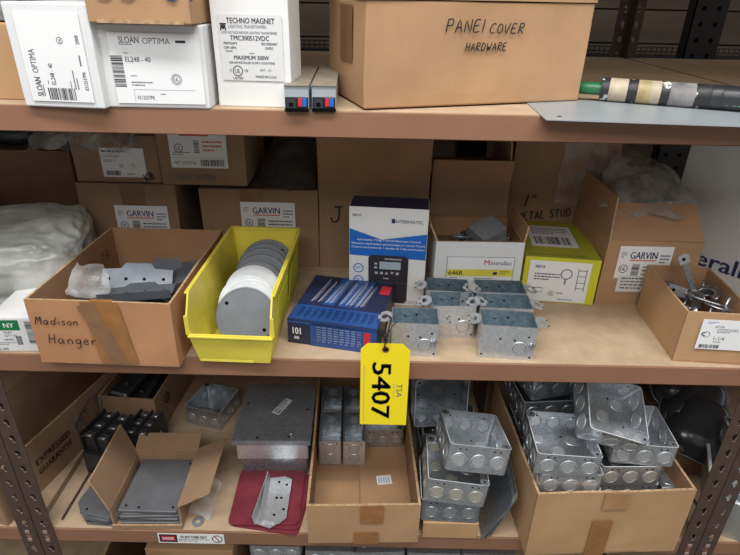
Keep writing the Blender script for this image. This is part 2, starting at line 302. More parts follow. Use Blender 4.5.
def steel_box(name,w=.119,d=.119,h=.058,m='galv',mk='galv_light',kf=3,ks=3,kb=True,kr=.0145,cat='electrical box'):
    """open-topped pressed steel box, origin at the middle of its base; children: box_body, knockout ..., ear"""
    t=thing(name,'steel box',cat); mb=MB(); th=.0016; r=.007
    mb.loops([rrect(w,d,r,0),rrect(w,d,r,h),rrect(w-2*th,d-2*th,r-th,h),rrect(w-2*th,d-2*th,r-th,th)],m,ID,True,True,mats=[m,'rim_highlight',m,m])  # pale rim colour paints the highlight along the open edge
    for sx in (-1,1):
        for k in (-.28,.28): 
            M=plane((0,-d/2,0),(1,0,0),(0,0,1)); mb.disc(k*w+sx*.006,h*.86,.0018,'hole',M,.0004)
            M2=plane((sx*w/2,0,0),(0,sx,0),(0,0,1)); mb.disc(k*d,h*.86,.0018,'hole',M2,.0004)
        M=plane((sx*w*.3,d/2-th,0),(1,0,0),(0,0,1)); mb.disc(0,h*.8,.002,'hole',M,.0004)
        mb.disc(sx*w*.36,-d*.1,.0022,'hole',ID,th+.0005); mb.disc(sx*w*.12,d*.34*sx,.0022,'hole',ID,th+.0005)
    bd=mb.build('box_body',t)
    for sx in (-1,1):     # the two corner ears that take the cover screws
        e=MB(); M=T(sx*(w/2-.009),sx*(d/2-.009)*-1,h-.0012); e.prism([(math.cos(a)*.009,math.sin(a)*.009) for a in [2*PI*i/10 for i in range(10)]],0,.0012,m,M); e.disc(0,0,.0025,'hole',M,.0015); e.build('screw_ear',t)
    for k in range(kf):
        x=(k-(kf-1)/2)*w/(kf+.15)
        knockout(bd,plane((x,-d/2,h*.45),(1,0,0),(0,0,1)),kr,mk); knockout(bd,plane((x,d/2,h*.45),(-1,0,0),(0,0,1)),kr,mk)
    for k in range(ks):
        y=(k-(ks-1)/2)*d/(ks+.15)
        knockout(bd,plane((w/2,y,h*.45),(0,1,0),(0,0,1)),kr,mk); knockout(bd,plane((-w/2,y,h*.45),(0,-1,0),(0,0,1)),kr,mk)
    if kb:
        for x,y in ((-.27,-.27),(.27,-.27),(0,0),(-.27,.27),(.27,.27)): knockout(bd,T(x*w,y*d,th),kr*.93,mk)
    return t
def blob(mb,sx,sy,sz,m,p=.55,amp=.12,fr=2.2,sub=5,seed=0,M=ID,ridge=True):
    b=bmesh.new(); bmesh.ops.create_icosphere(b,subdivisions=sub,radius=1)
    for v in b.verts:
        c=v.co.copy(); q=Vector([math.copysign(abs(x)**p,x) for x in c]); q=Vector((q.x*sx/2,q.y*sy/2,q.z*sz/2))
        nn=c*fr+Vector((seed,seed*1.7,seed*.3)); a=0
        for o in range(4):
            f=noise.noise(nn*(2**o)); a+=((1-abs(f)*2.4) if ridge else f)*(.55**o)
        q*=1+amp*(a-.9)
        q.z=max(q.z+sz/2,0); v.co=q
    b.verts.ensure_lookup_table(); mb.add([tuple(v.co) for v in b.verts],[tuple(x.index for x in f.verts) for f in b.faces],m,M,True); b.free()
def sheetmesh(mb,P,nu,nv,m,amp,fr,seed=0,sag=0):
    """crumpled film over four corners P (a,b,c,d)"""
    a,b,c,d=[Vector(p) for p in P]; vs=[]
    for j in range(nv+1):
        for i in range(nu+1):
            u=i/nu; v=j/nv; p=(a*(1-u)+b*u)*(1-v)+(d*(1-u)+c*u)*v
            q=noise.noise_vector(p*fr+Vector((seed,0,seed))); q2=noise.noise_vector(p*fr*2.7+Vector((0,seed,0)))
            p=p+(q+q2*.45)*amp; p.z-=sag*math.sin(PI*u)*math.sin(PI*v); vs.append(tuple(p))
    mb.add(vs,[(j*(nu+1)+i,j*(nu+1)+i+1,(j+1)*(nu+1)+i+1,(j+1)*(nu+1)+i) for j in range(nv) for i in range(nu)],m,ID,True)
# ================================================================== SETTING
def struct(name,mb,**k):
    o=mb.build(name,**k); o['kind']='structure'; return o
mb=MB(); mb.box(-3,3,-2.6,1.60,ZF-.04,ZF,'concrete'); struct('floor',mb)
mb=MB()
for i in range(22):
    z=ZF+i*.115; mb.box(-3,3,1.5+random.uniform(0,.006),1.54,z+.003,z+.112,'wood_dark')
mb.box(-3,3,1.54,1.60,ZF,1.6,'wall_grey'); struct('wall_back',mb)
mb=MB(); mb.box(-3,3,-2.6,-2.56,ZF,2.6,'wall_light'); struct('wall_front',mb)
# ================================================================== RACKS
XL0,XL1=-.675,-.640; XR0,XR1=.652,.687
def post_mesh(hole_m='post',z0=ZF,z1=.86):
    """angle-iron upright, flange .035 wide in x from 0, real keyhole slots every 38 mm"""
    mb=MB(); W=.035; p=.0381; n=int((z1-z0)/p)
    key=[(.0,.0105),(.0045,.0075),(.006,.003),(.0035,-.002),(.0022,-.008),(-.0022,-.008),(-.0035,-.002),(-.006,.003),(-.0045,.0075)]
    key=[(.0,.0095),(.0052,.006),(.006,.001),(.003,-.0035),(.002,-.0095),(-.002,-.0095),(-.003,-.0035),(-.006,.001)]
    out=[(0,1),(1,1),(1,0),(1,-1),(.3,-1),(-.3,-1),(-1,-1),(-1,0)]
    out=[(0,1),(1,1),(1,.2),(1,-1),(.2,-1),(-.2,-1),(-1,-1),(-1,1)]
    for i in range(n):
        cz=z0+p*(i+.5)
        for y,fl in ((0,0),(.002,1)):
            O=[(W/2+a*W/2,y,cz+b*p/2) for a,b in out]; K=[(W/2+a+ .002*(b<0),y,cz+b) for a,b in key]
            fs=[(j,(j+1)%8,8+(j+1)%8,8+j) for j in range(8)]
            if fl: fs=[f[::-1] for f in fs]
            mb.add(O+K,[f[::-1] for f in fs],'post')
        K0=[(W/2+a+.002*(b<0),0,cz+b) for a,b in key]; K1=[(x,.002,z) for x,_,z in K0]
        mb.add(K0+K1,[(j,(j+1)%8,8+(j+1)%8,8+j) for j in range(8)],'rivet')
    zt=z0+p*n
    mb.quad((0,0,z0),(0,0,zt),(0,.002,zt),(0,.002,z0),'post'); mb.quad((W,0,z0),(W,.002,z0),(W,.002,zt),(W,0,zt),'post'); mb.quad((0,0,zt),(W,0,zt),(W,.002,zt),(0,.002,zt),'post')
    return mb
def rack(loc,label):
    posts=[]; t=thing('storage_rack',label,'shelving',loc,0,'steel rivet racks standing side by side')
    for side,(x0,x1) in (('l',(XL0,XL1)),('r',(XR0,XR1))):
        for y,back in ((-.0035,0),(.86,1)):
            mb=post_mesh(); xo=x0-.001 if side=='l' else x1-.001      # side flange
            mb.box(xo,xo+.002,.0021,.035,ZF,.86,'post',T(-x0,0,0))
            o=mb.build('upright_post',t); o.location=(x0,y,0); posts.append(o)
            if back: o.scale=(1,-1,1); o.location.y=.8835
    for z in (ZT,0,ZL,ZB,.82):  # highest level is out of view, added to shade the back below it
        mb=MB(); mb.box(XL1-.03,XR0+.03,.003,.877,z-.018,z,'board'); mb.build('shelf_board',t)
        h=.036
        for y0,y1 in ((-.0012,.0028),(.8775,.8805)):
            mb=MB(); mb.box(XL0+.004,XR1-.004,y0,y1,z-h,z-.0005,'beam'); mb.box(XL0+.004,XR1-.004,min(y0,y1),(y1+.012 if y0<.1 else y1),z-h,z-h+.002,'beam'); bo=mb.build('shelf_beam',t,.0008)
            if z==ZL and y0<.1: t['_b']=bo.name
        for x in (XL1+.006,XR0-.009):
            mb=MB(); mb.box(x,x+.003,.02,.86,z-h,z+(.006 if z==ZL else -.001),'post'); mb.build('side_beam',t)
        for xa in ((XL0+XL1)/2,(XR0+XR1)/2):
            for dz in (-.006,-.030):
                mb=MB(); mb.box(-.0045,.0045,-.0022,0,-.0045,.0045,'rivet'); pp=posts[0] if xa<0 else posts[2]; o=mb.build('rivet',pp,.0015); o.location=(xa-pp.location.x,0,z+dz)
    return t
r1=rack((0,0,0),'brown steel rivet rack in the middle, holding nearly everything seen')
r2=rack((-(XR1-XL0)-.002,0,0),'brown steel rivet rack edging in at the far left'); r3=rack((XR1-XL0+.002,0,0),'brown steel rivet rack edging in at the far right')

r1_=0
lb=label(bpy.data.objects[r1['_b']],FRONT(-.428,ZL-.0345,-.0014),.137,.029,[('r',.02,.1,.27,.8,'ink'),('r',.05,.25,.21,.5,'ink_red',.0006),('t','DANGER',.07,.36,.28,{'m':'paper','w':.17,'n':.0008}),('t','DO NOT STAND ON IT',.34,.52,.3,{'w':.40}),('lines',.31,.14,.47,.3,2),('ring',.895,.5,.38,'ink'),('poly',[(.855,.72),(.865,.80),(.935,.28),(.925,.20)],'ink_red',.0007)],name='warning_sticker',lab='white danger sticker on the lowest visible beam')
# the rack behind: two uprights coloured near-black for shade and a wire deck, seen above the top shelf
t=thing('rear_rack','dark rack with wire deck standing behind the top shelf','shelving',(0,0,0))
for x in (-.30,.30,.91):
    mb=MB(); mb.box(x-.045,x+.045,.90,.903,ZF,1.1,'post_black'); mb.box(x-.045,x-.042,.90,.94,ZF,1.1,'post_black')
    for i in range(50):
        for dx in (-.02,.02): mb.disc(0,0,.006,'hole',plane((x+dx,.8999,ZF+.03+i*.04),(1,0,0),(0,0,1)))
    mb.build('upright_post',t)
mb=MB()
for i in range(0,170): mb.tube([(-1.15+i*.015,.96,.380+.055),(-1.15+i*.015,.96,.385),(-1.15+i*.015,1.35,.385)],.0014,'wire',seg=5)
for z in (.385,.398,.411,.424,.436): mb.tube([(-1.15,.96,z),(1.4,.96,z)],.0018,'wire',seg=5)
for y in (1.04,1.12,1.2,1.28): mb.tube([(-1.15,y,.385),(1.4,y,.385)],.0016,'wire',seg=5)
mb.build('wire_deck',t)
mb=MB(); mb.box(-1.15,1.4,.945,.957,.345,.38,'post_black'); mb.box(-1.15,1.4,1.32,1.36,.345,.384,'post_black'); mb.build('deck_beam',t)
# ================================================================== TOP SHELF
bt=carton('cardboard_carton','plain tan carton behind the sideways white box at the top left','box',(-.63,.035,ZT),0,.165,.2,.10,'card_yel',.001,tape=None)
bt=carton('grey_carton','grey box resting on the plain tan carton at the top left corner','box',(-.628,.045,ZT+.1018),0,.15,.18,.11,'dirty_grey',.001,tape=None)
SL=[('t','SLOAN',.06,.80,.10,{'w':.22,'m':'ink_grey'}),('lines',.06,.755,.22,.035,1,'ink'),('t','OPTIMA',.33,.80,.10,{'w':.27,'b':False,'m':'ink_grey'})]
M=carton('transformer_carton','white carton standing sideways at the top left, its print reading upwards','box',(-.47,-.009,ZT),R(-4.9),.112,.16,.127,'card_white',.001,'white transformer cartons',tape=None)
label(M,plane((.100,-.0016,.008),(0,0,1),(-1,0,0)),.108,.086,SL+[('bar',.02,.28,.14,.45,1),('t','EL248 - 40',.20,.56,.07,{'w':.24,'b':False}),('lines',.20,.66,.08,.03,1),('ul',.70,.36,.05),('lines',.16,.30,.14,.03,1),('lines',.15,.18,.22,.09,2),('t','0312537PK',.14,.05,.06,{'w':.22,'b':False}),('lines',.42,.06,.20,.06,1),('t','2008',.66,.06,.06,{'w':.1,'b':False})])
M=carton('transformer_carton','white carton beside the sideways one, upright print, brown box on top','box',(-.361,-.004,ZT),R(.4),.139,.17,.104,'card_white',.001,'white transformer cartons',tape=None)
label(M,FRONT(.016,.006,-.0016),.118,.088,[('t','SLOAN',.12,.86,.09,{'w':.22,'m':'ink_grey'}),('lines',.12,.82,.23,.03,1,'ink'),('t','OPTIMA',.38,.85,.09,{'w':.30,'b':False,'m':'ink_grey'}),('r',.74,.87,.11,.035,'ink'),('bar',.0,.24,.13,.46,1),('t','EL248 - 40',.16,.60,.075,{'w':.28,'b':False}),('lines',.15,.70,.09,.03,1),('lines',.19,.38,.12,.03,1),('lines',.19,.24,.24,.08,2),('ul',.70,.36,.06),('ring',.70,.36,.085,'ink_light'),('r',.2,.20,.7,.008,'ink_light'),('r',.2,.02,.006,.18,'ink_light'),('t','0312537PK',.23,.06,.06,{'w':.2,'b':False}),('lines',.5,.12,.1,.03,1)])
M=carton('cardboard_carton','brown carton with blue marker numbers on top of a white carton','box',(-.357,-.022,ZT+.1055),R(-3),.130,.17,.13,'card',.001,tape=None,bev=.0015)
q=MB(); hand(q,'33-87',.016,.026,.040,.0032,'marker_blue',FRONT(0,0,-.0018),sp=.9); q.build('handwriting',M)
q=MB(); q.box(.012,.122,-.003,-.0008,.0,.004,'card_edge'); q.build('bottom_flap',M)
M=carton('transformer_carton','tall white carton with a bold black maker label, beside two slim metal drivers','box',(-.216,.021,ZT),R(-2.7),.103,.085,.24,'white',.0006,tape=None,bev=.0015)
q=label(M,FRONT(.010,.035,-.0012),.084,.082,[('t','TECHNO MAGNET',.13,.87,.085,{'w':.76}),('t','LIGHTING TRANSFORMERS',.16,.80,.05,{'w':.60,'b':False,'m':'ink_grey'}),('t','LOW VOLTAGE INDOOR LIGHTING TRANSFORMER',.04,.715,.04,{'w':.88,'b':False}),('t','TMC300S12VDC',.17,.62,.075,{'w':.62}),('t','PRIMARY',.06,.555,.04,{'w':.22}),('t','SECONDARY',.66,.555,.04,{'w':.26}),('t','120V 60Hz',.06,.49,.04,{'w':.2}),('t','12VDC',.72,.49,.04,{'w':.13}),('lines',.08,.425,.2,.04,1),('lines',.46,.405,.14,.03,1),('t','MAXIMUM 300W',.21,.33,.065,{'w':.56}),('t','CAN BE INSTALLED IN DRY LOCATIONS',.12,.265,.035,{'w':.74}),('ul',.25,.15,.085),('t','LISTED',.17,.02,.04,{'w':.16}),('t','C',.12,.14,.04),('t','US',.36,.14,.04),('t','INT - 10',.62,.15,.04,{'b':False,'w':.17}),('t','MADE IN U.S.A.',.54,.05,.04,{'w':.34}),
 ('r',.02,.845,.10,.025,'ink'),('poly',[(.02,.76),(.04,.76),(.045,.80),(.07,.77),(.095,.80),(.10,.76),(.12,.76),(.11,.84),(.09,.84),(.07,.80),(.05,.84),(.03,.84)],'ink',.0006),('r',.055,.80,.03,.05,'ink')],'paper_grey')
for i,(px,lab) in enumerate(((285,'left one of two slim metal drivers lying beside the tall white carton'),(312,'right one of two slim metal drivers lying side by side, nearer the big box'))):
    p=onz(px,111.5,ZT); t=thing('lighting_driver',lab,'electronic driver',(p.x,p.y,ZT),R(2),'slim metal drivers on the top shelf'); w=.0325;h=.034;d=.24
    mb=MB(); mb.box(0,w,.002,d,.0,h-.0012,'driver_grey'); mb.build('housing',t,.001)
    mb=MB(); mb.box(-.0004,w+.0004,.0,d,h-.0012,h,'driver_top'); mb.build('top_cover',t)
    mb=MB(); mb.box(.001,w-.001,-.0015,.0019,.001,h*.55,'black_matte'); mb.box(.003,.015,-.003,-.0016,.005,h*.5,'black_gloss'); mb.box(.006,.012,-.0034,-.0031,.007,h*.36,'hole'); mb.box(.0,w,-.002,-.0016,.0,.0045,'hole'); mb.build('end_cap',t)
    for k,(cx,m) in enumerate(((.021,'red'),(.027,'blue'))):
        mb=MB(); mb.box(cx-.0028,cx+.0028,-.0032,-.0017,.007,h*.53,m); mb.build('terminal',t,.0006)
# big handwritten carton
A,w,yaw=base((364,111),(578,102),ZT); PZ=ZT+.0022
M=thing('cardboard_carton','big tan carton marked PANEL COVER HARDWARE by hand, on the top shelf','box',(A.x,A.y,PZ),yaw); d=.19;h=.135
mb=MB(); mb.box(0,w,0,d,0,h,'card'); mb.build('box_body',M,.0025,.002,seed=3)
q=MB(); 
hand(q,'PANE|',w*.325,h*.72,.0165,.0017,'marker',FRONT(0,0,-.0028),sp=.95); hand(q,'COVER',w*.515,h*.71,.0130,.0017,'marker',FRONT(0,0,-.0028),sp=1.0); hand(q,'HARDWARE',w*.415,h*.545,.0105,.0016,'marker',FRONT(0,0,-.0028),sp=.88); q.build('handwriting',M)
for x0,x1,y0,y1,a in ((0,w,-.002,d*.49,1.2),(0,w,d*.51,d,-1.2)):
    f=MB(); f.box(x0,x1,y0,y1,h+.001,h+.0045,'card'); f.build('box_flap',M,0,.002,seed=8)
q=MB(); q.box(-.0022,-.0018,d*.28,d*.6,h*.4,h*.95,'tape_dull'); q.build('packing_tape',M,0)
# sheet and pole
t=MB(); t.prism([(.226,-.035),(.78,-.075),(.78,.10),(.234,.13)],0,.0012,'sheet_metal'); t.disc(.250,-.012,.0035,'hole',ID,.0014); t.disc(.70,.06,.0035,'hole',ID,.0014)
o=t.build('metal_sheet'); o.location=(0,0,ZT+.0004); tag(o,'flat grey metal sheet jutting over the shelf edge under the big carton','metal sheet')
P0=Vector((.27,.205,0)); P1=Vector((.353,.128,0)); P2=Vector((.70,-.012,0)); dr=(P2-P1).normalized(); ang=math.atan2(dr.y,dr.x)
t=thing('wrapped_pole','green pole wrapped in black and tan tape lying across the sheet','pole',(P1.x,P1.y,ZT+.0016+.0172),ang); Mx=RY(90)
mb=MB(); mb.lathe([(.0001,-.12),(.0095,-.12),(.0095,.005)],'green_pole',Mx,16); mb.build('shaft',t)
segs=[(0,.012,'blackwhite'),(.012,.038,'tan'),(.038,.052,'blackwhite'),(.052,.070,'tan_yellow'),(.070,.084,'tan'),(.084,.096,'blackwhite'),(.096,.130,'dirty_grey'),(.130,.150,'blackwhite'),(.150,.165,'black_plastic'),(.165,.38,'black_plastic')]
mb=MB(); mb.lathe([(.0001,0),(.0155,.0005)],'blackwhite',Mx,20)
for a,b,m in segs: mb.lathe([(.0168,a),(.0172,a+.001),(.0172,b-.001),(.0168,b)],m,Mx,20)
mb.build('tape_wrap',t)
Mq=plane((.172,-.0150,-.0092),(1,0,0),(0,.55,.83)); q=MB(); text(q,'NLE',0,0,.010,'green',Mq,.03); text(q,'RS5',.006,.0155,.005,'red',Mq@T(0,0,.001),.012); q.build('lettering',t)
# ================================================================== MIDDLE SHELF, BACK ROW
YB=.36
GARV=[('t','GARVIN',.22,.62,.22,{'w':.50,'m':'ink_blue'}),('r',.22,.55,.5,.035,'ink_orange'),('ul',.14,.30,.13),('lines',.05,.62,.1,.2,3),('lines',.78,.45,.18,.3,3),('lines',.5,.06,.44,.34,3),('bar',.30,.04,.14,.42,1)]
def garv(M,x,z,w,h,mat_=None): return label(M,mat_ or FRONT(x,z,-.0018),w,h,GARV)
M=carton('cardboard_carton','lower left carton of the back stack with a white maker label','box',(-.633,YB,0),0,.212,.22,.188,'card_dull',.0012,'cartons stacked at the back of the middle shelf',tape='tape_dull',tx=.12)
garv(M,.075,.075,.115,.065)
M=carton('cardboard_carton','upper left carton of the back stack, half under clear plastic film','box',(-.628,YB+.004,.190),0,.182,.20,.100,'card_dull',.0012,'cartons stacked at the back of the middle shelf',tape=None)
label(M,FRONT(.060,.012,-.0018),.092,.062,[('lines',.04,.80,.9,.12,1,'ink'),('t','C4 4X4 EXT',.05,.68,.08,{'b':False}),('lines',.06,.5,.3,.1,2),('bar',.08,.06,.34,.16),('lines',.55,.05,.3,.08,1),('r',.70,.38,.12,.002,'ink'),('ring',.72,.42,.06),('ul',.45,.4,.07)])
q=MB(); text(q,'K8',.150,.002,.018,'marker',FRONT(0,0,-.0018),.02,rot=25); q.build('printed_mark',M)
M=carton('cardboard_carton','tall upper carton of the back stack stencilled 3017 H724','box',(-.443,YB-.006,.190),0,.180,.21,.125,'card_dull',.0012,'cartons stacked at the back of the middle shelf',tape='tape_dull',tx=.095)
label(M,FRONT(.026,.038,-.0022),.118,.075,[('ul',.16,.55,.12),('r',.2,.88,.5,.05,'ink_orange'),('lines',.05,.33,.3,.12,2),('bar',.43,.42,.09,.35,1),('lines',.58,.42,.34,.34,3,'ink_orange'),('r',.0,.28,1,.01,'ink_light'),('t','007 103 D134',.06,.10,.09,{'w':.38,'b':False}),('bar',.52,.06,.42,.18)])
q=MB(); text(q,'3017',.034,.012,.014,'ink_grey',FRONT(0,0,-.0024),.033,bold=False); text(q,'H724',.078,.012,.014,'ink_grey',FRONT(0,0,-.0024),.036,bold=False); q.build('stencil_print',M)
M=carton('cardboard_carton','lower carton of the back stack right behind the yellow bin','box',(-.372,YB+.002,0),0,.256,.22,.181,'card_dull',.0012,'cartons stacked at the back of the middle shelf',tape='tape_dull',tx=.115)
garv(M,.088,.085,.118,.068)
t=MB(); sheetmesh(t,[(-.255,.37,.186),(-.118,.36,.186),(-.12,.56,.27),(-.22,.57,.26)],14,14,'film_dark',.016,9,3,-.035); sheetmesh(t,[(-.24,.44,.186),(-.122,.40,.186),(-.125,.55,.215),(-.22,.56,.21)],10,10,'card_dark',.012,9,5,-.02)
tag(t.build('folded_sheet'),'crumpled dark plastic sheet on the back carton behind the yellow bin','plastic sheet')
t=MB(); sheetmesh(t,[(-.70,.315,.268),(-.455,.33,.264),(-.45,.50,.305),(-.68,.50,.30)],34,22,'film_clear',.024,16,1,-.03); sheetmesh(t,[(-.69,.318,.270),(-.47,.326,.272),(-.47,.36,.305),(-.68,.36,.31)],28,12,'film_mid',.022,20,4)
tag(t.build('plastic_film'),'clear crumpled plastic film draped over the upper left back carton','plastic film')
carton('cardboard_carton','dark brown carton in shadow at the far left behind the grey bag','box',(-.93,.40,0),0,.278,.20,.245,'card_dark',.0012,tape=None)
t=MB(); blob(t,.30,.15,.06,'black_plastic',.7,.22,3,4,3,T(-.80,.50,.246)); tag(t.build('black_bag'),'black plastic bag on the dark carton at the far left','bag')
carton('cardboard_carton','brown carton corner at the far left edge of the middle shelf','box',(-.93,.14,0),R(8),.145,.2,.165,'card',.0012,tape=None)
# grey bag and the green-labelled box
t=thing('plastic_bag','big grey plastic bag slumped at the left of the middle shelf','bag',(-.698,.215,0)); mb=MB(); blob(mb,.30,.27,.165,'film_grey',.66,.07,1.1,6,4.3,RZ(20)); mb.build('bag_film',t)
mb=MB()
for i in range(9):
    Q=T(-.02+random.uniform(-.06,.08),-.02+random.uniform(-.06,.07),.03+i*.009)@RZ(random.uniform(0,90))@RX(random.uniform(-15,15)); mb.box(-.045,.045,-.03,.03,0,.003,'galv_dark',Q)
o=mb.build('bagged_fittings',t); o['kind']='stuff'
M=carton('small_carton','small white and green box at the left end below the grey bag','box',(-.635,.004,0),R(3),.082,.16,.068,'card_white',.0005,tape=None,bev=.0012)
label(M,FRONT(.002,.003,-.001),.078,.062,[('r',0,.66,.62,.32,'green'),('t','NY',.30,.75,.15,{'m':'paper','n':.0008}),('t','PART',.26,.56,.07,{'b':False}),('t','QTY 50',.26,.46,.07,{'b':False}),('t','120VAC',.22,.34,.06),('lines',.05,.18,.42,.1,2),('bar',.74,.22,.2,.74,1),('bar',.48,.2,.12,.28,1),('t','G 242',.04,.03,.08)],paper='paper_grey')
# ================================================================== open Madison carton
A,w,yaw=base((42,362),(180,365),0)
MD=opencarton('open_carton','open brown carton hand-lettered Madison Hanger full of metal brackets','box',(A.x,A.y,0),R(-1.5),.232,.305,.120,'card_red','card_in',.004,{},.0016,body='box_body')
q=MB(); FM=FRONT(0,0,-.0022)
hand(q,'Madison',.010,.076,.015,.0015,'marker',FM,sp=.88,slant=.2); hand(q,'Hanger',.024,.040,.018,.0015,'marker',FM,sp=.95,slant=.1)
Ml=plane((.0068,.225,.070),(0,-1,0),(0,0,-1)); hand(q,'62450',-.04,-.02,.028,.0016,'marker',Ml,sp=.95); hand(q,'MAD',-.03,.02,.022,.0016,'marker',Ml,sp=.95)
q.build('handwriting',MD)
q=MB(); q.quad((.090,-.0026,.121),(.150,-.0026,.121),(.166,-.0026,.006),(.104,-.0026,.004),'tape'); q.quad((.084,-.0029,.112),(.112,-.0029,.121),(.150,-.0029,.006),(.122,-.0029,.004),'tape_dull'); q.build('packing_tape',MD); q=MB(); q.box(.105,.140,-.002,.0062,.1195,.1212,'tape'); q.build('packing_tape',MD); q=MB(); q.quad((.0055,.12,.1),(.0055,.16,.1),(.0055,.18,.02),(.0055,.13,.02),'tape'); q.build('packing_tape',MD)
def bracket(lab):
    t=thing('hanger_bracket',lab,'bracket'); mb=MB()
    mb.prism([(-.062,-.018),(-.045,-.024),(.045,-.024),(.062,-.018),(.062,.012),(.030,.014),(.022,.024),(-.022,.024),(-.030,.014),(-.062,.012)],0,.0016,'bracket_grey')
    for x in (-.05,-.02,.012,.046): mb.disc(x,-.006,.003,'hole',ID,.0019)
    mb.build('plate',t); mb=MB(); mb.box(-.062,.062,-.0256,-.024,-.003,.014,'bracket_grey'); mb.build('flange',t); return t
pr=bracket('x'); ML=['wide bracket lying uppermost at the front of the Madison Hanger carton','notched bracket propped behind the uppermost one in the Madison Hanger carton','dark bracket leaning to the right wall inside the Madison Hanger carton','bracket half buried at the left of the Madison Hanger carton','tilted bracket at the back of the Madison Hanger carton pile','bracket lying crosswise low in the Madison Hanger carton','bracket under the uppermost ones in the Madison Hanger carton']
for i,(x,y,z,rot) in enumerate([(-.405,.075,.100,(6,-4,4)),(-.430,.135,.098,(52,4,8)),(-.355,.155,.088,(20,-18,20)),(-.46,.085,.078,(10,8,-20)),(-.40,.195,.080,(45,0,-6)),(-.42,.15,.058,(0,4,80)),(-.40,.08,.070,(-4,3,-8)),(-.375,.17,.052,(3,-5,30)),(-.44,.12,.036,(0,0,15)),(-.39,.10,.020,(2,0,70)),(-.36,.22,.066,(38,-8,10))]):
    put(pr,ML[i] if i<7 else 'one of the brackets buried in the pile inside the Madison Hanger carton','bracket',(x,y,z-.014 if z>.04 else z),rot,'metal brackets in the Madison Hanger carton' if i<7 else 'buried metal brackets in the Madison Hanger carton')
t=MB(); sheetmesh(t,[(-.515,.045,.085),(-.45,.05,.085),(-.455,.07,.135),(-.50,.08,.14)],12,12,'film_mid',.010,22,2); tag(t.build('plastic_scrap'),'small clear plastic scrap sticking up in the Madison Hanger carton','plastic scrap')
# ================================================================== yellow bin
def slab(mb,pts,t,m):
    P=[Vector(p) for p in pts]; n=(P[1]-P[0]).cross(P[2]-P[0]).normalized()*t; k=len(P)
    mb.add([tuple(p) for p in P]+[tuple(p+n) for p in P],[tuple(range(k-1,-1,-1)),tuple(range(k,2*k))]+[(i,(i+1)%k,k+(i+1)%k,k+i) for i in range(k)],m)
BN=thing('storage_bin','yellow open-front plastic bin holding round cover plates','bin',(-.290,-.013,0),R(-1.6))
w=.131; d=.285; mb=MB(); zt=.127; zl=.058; o1=.004
slab(mb,[(.006,.004,0),(w-.006,.004,0),(w-.006,d,0),(.006,d,0)],.003,'yellow')
slab(mb,[(.006,.004,0),(-o1,-.006,zl),(w+o1,-.006,zl),(w-.006,.004,0)],.003,'yellow')
slab(mb,[(.006,.004,0),(.006,d,0),(-o1,d+.008,zt),(-o1,.015,zt),(-o1,-.006,zl+.035),(-o1,-.006,zl)],.003,'yellow')
slab(mb,[(w-.006,d,0),(w-.006,.004,0),(w+o1,-.006,zl),(w+o1,-.006,zl+.035),(w+o1,.015,zt),(w+o1,d+.008,zt)],.003,'yellow')
slab(mb,[(.006,d,0),(w-.006,d,0),(w+o1,d+.008,zt),(-o1,d+.008,zt)],-.003,'yellow'); mb.build('bin_shell',BN)
mb=MB()
for s,x in ((-1,-o1),(1,w+o1)): mb.box(min(x,x+s*.004),max(x,x+s*.004),.012,d+.014,zt-.004,zt,'yellow'); mb.box(min(x,x+s*.003),max(x,x+s*.003),-.008,-.004,zl,zl+.036,'yellow')
mb.box(-o1-.004,w+o1+.004,d+.006,d+.016,zt-.004,zt,'yellow'); mb.box(-o1,w+o1,-.0105,-.006,zl-.004,zl,'yellow'); mb.build('rim',BN,.001)
mb=MB(); mb.box(.012,.10,-.0075,-.0068,.008,.012,'yellow',T(0,0,0)); mb.build('label_slot',BN)
mb=MB(); 
for k,y in enumerate((.05,.17)): mb=MB(); slab(mb,[(w-.0015,y,.03),(w-.0015,y+.09,.03),(w+.0042,y+.09,.10),(w+.0042,y,.10)],.0012,'box_yellow'); mb.build('side_rib',BN)
def cover(m,lab,notch=False):
    t=thing('round_cover_plate',lab,'cover plate'); mb=MB(); r=.0515
    pts=[(r*math.cos(2*PI*i/40),r*math.sin(2*PI*i/40)) for i in range(40)]; mb.prism(pts,0,.0018,m)
    mb.loops([[(r*1.0*math.cos(2*PI*i/40),r*math.sin(2*PI*i/40),.0018) for i in range(40)],[(r*.975*math.cos(2*PI*i/40),r*.975*math.sin(2*PI*i/40),.0026) for i in range(40)],[(r*.93*math.cos(2*PI*i/40),r*.93*math.sin(2*PI*i/40),.0019) for i in range(40)]],m,smooth=True)
    for s in (-1,1): mb.disc(s*.036,-s*.018,.0032,'hole',ID,.0028)
    mb.build('plate',t); return t
cg=cover('cover_grey','g'); cw=cover('cover_white','w')
cl=[(cg,.052,.052,62,4,-8,'front grey round cover plate leaning in the yellow bin'),(cw,.074,.056,58,10,0,'white round cover plate directly behind the front grey one in the bin'),(cw,.082,.060,56,-6,4,'second white round cover plate in the yellow bin, skewed behind the first'),(cw,.106,.064,50,8,10,'third white round cover plate, showing a broad white crescent in the bin'),
(cw,.114,.066,49,3,0,'rearmost white round cover plate in the yellow bin'),(cg,.140,.062,52,4,30,'grey round cover plate just behind the white ones in the bin'),(cg,.164,.066,48,12,50,'middle grey round cover plate in the back half of the yellow bin'),(cg,.190,.068,46,6,20,'grey round cover plate with a screw hole near the bin back'),(cg,.212,.068,44,2,0,'second to last grey round cover plate in the yellow bin'),(cg,.232,.070,42,8,70,'rearmost grey round cover plate against the yellow bin back')]
for pr_,y,z,rx,ry,rz,lab in cl:
    o=put(pr_,lab,'cover plate',(0,0,0),(0,0,0),'round cover plates in the yellow bin'); o.rotation_mode='XYZ'
    o.matrix_basis=T(-.2215+.003+y*.028+ry*.0004,y,z)@RX(rx)@RY(ry*.35)@RZ(rz)
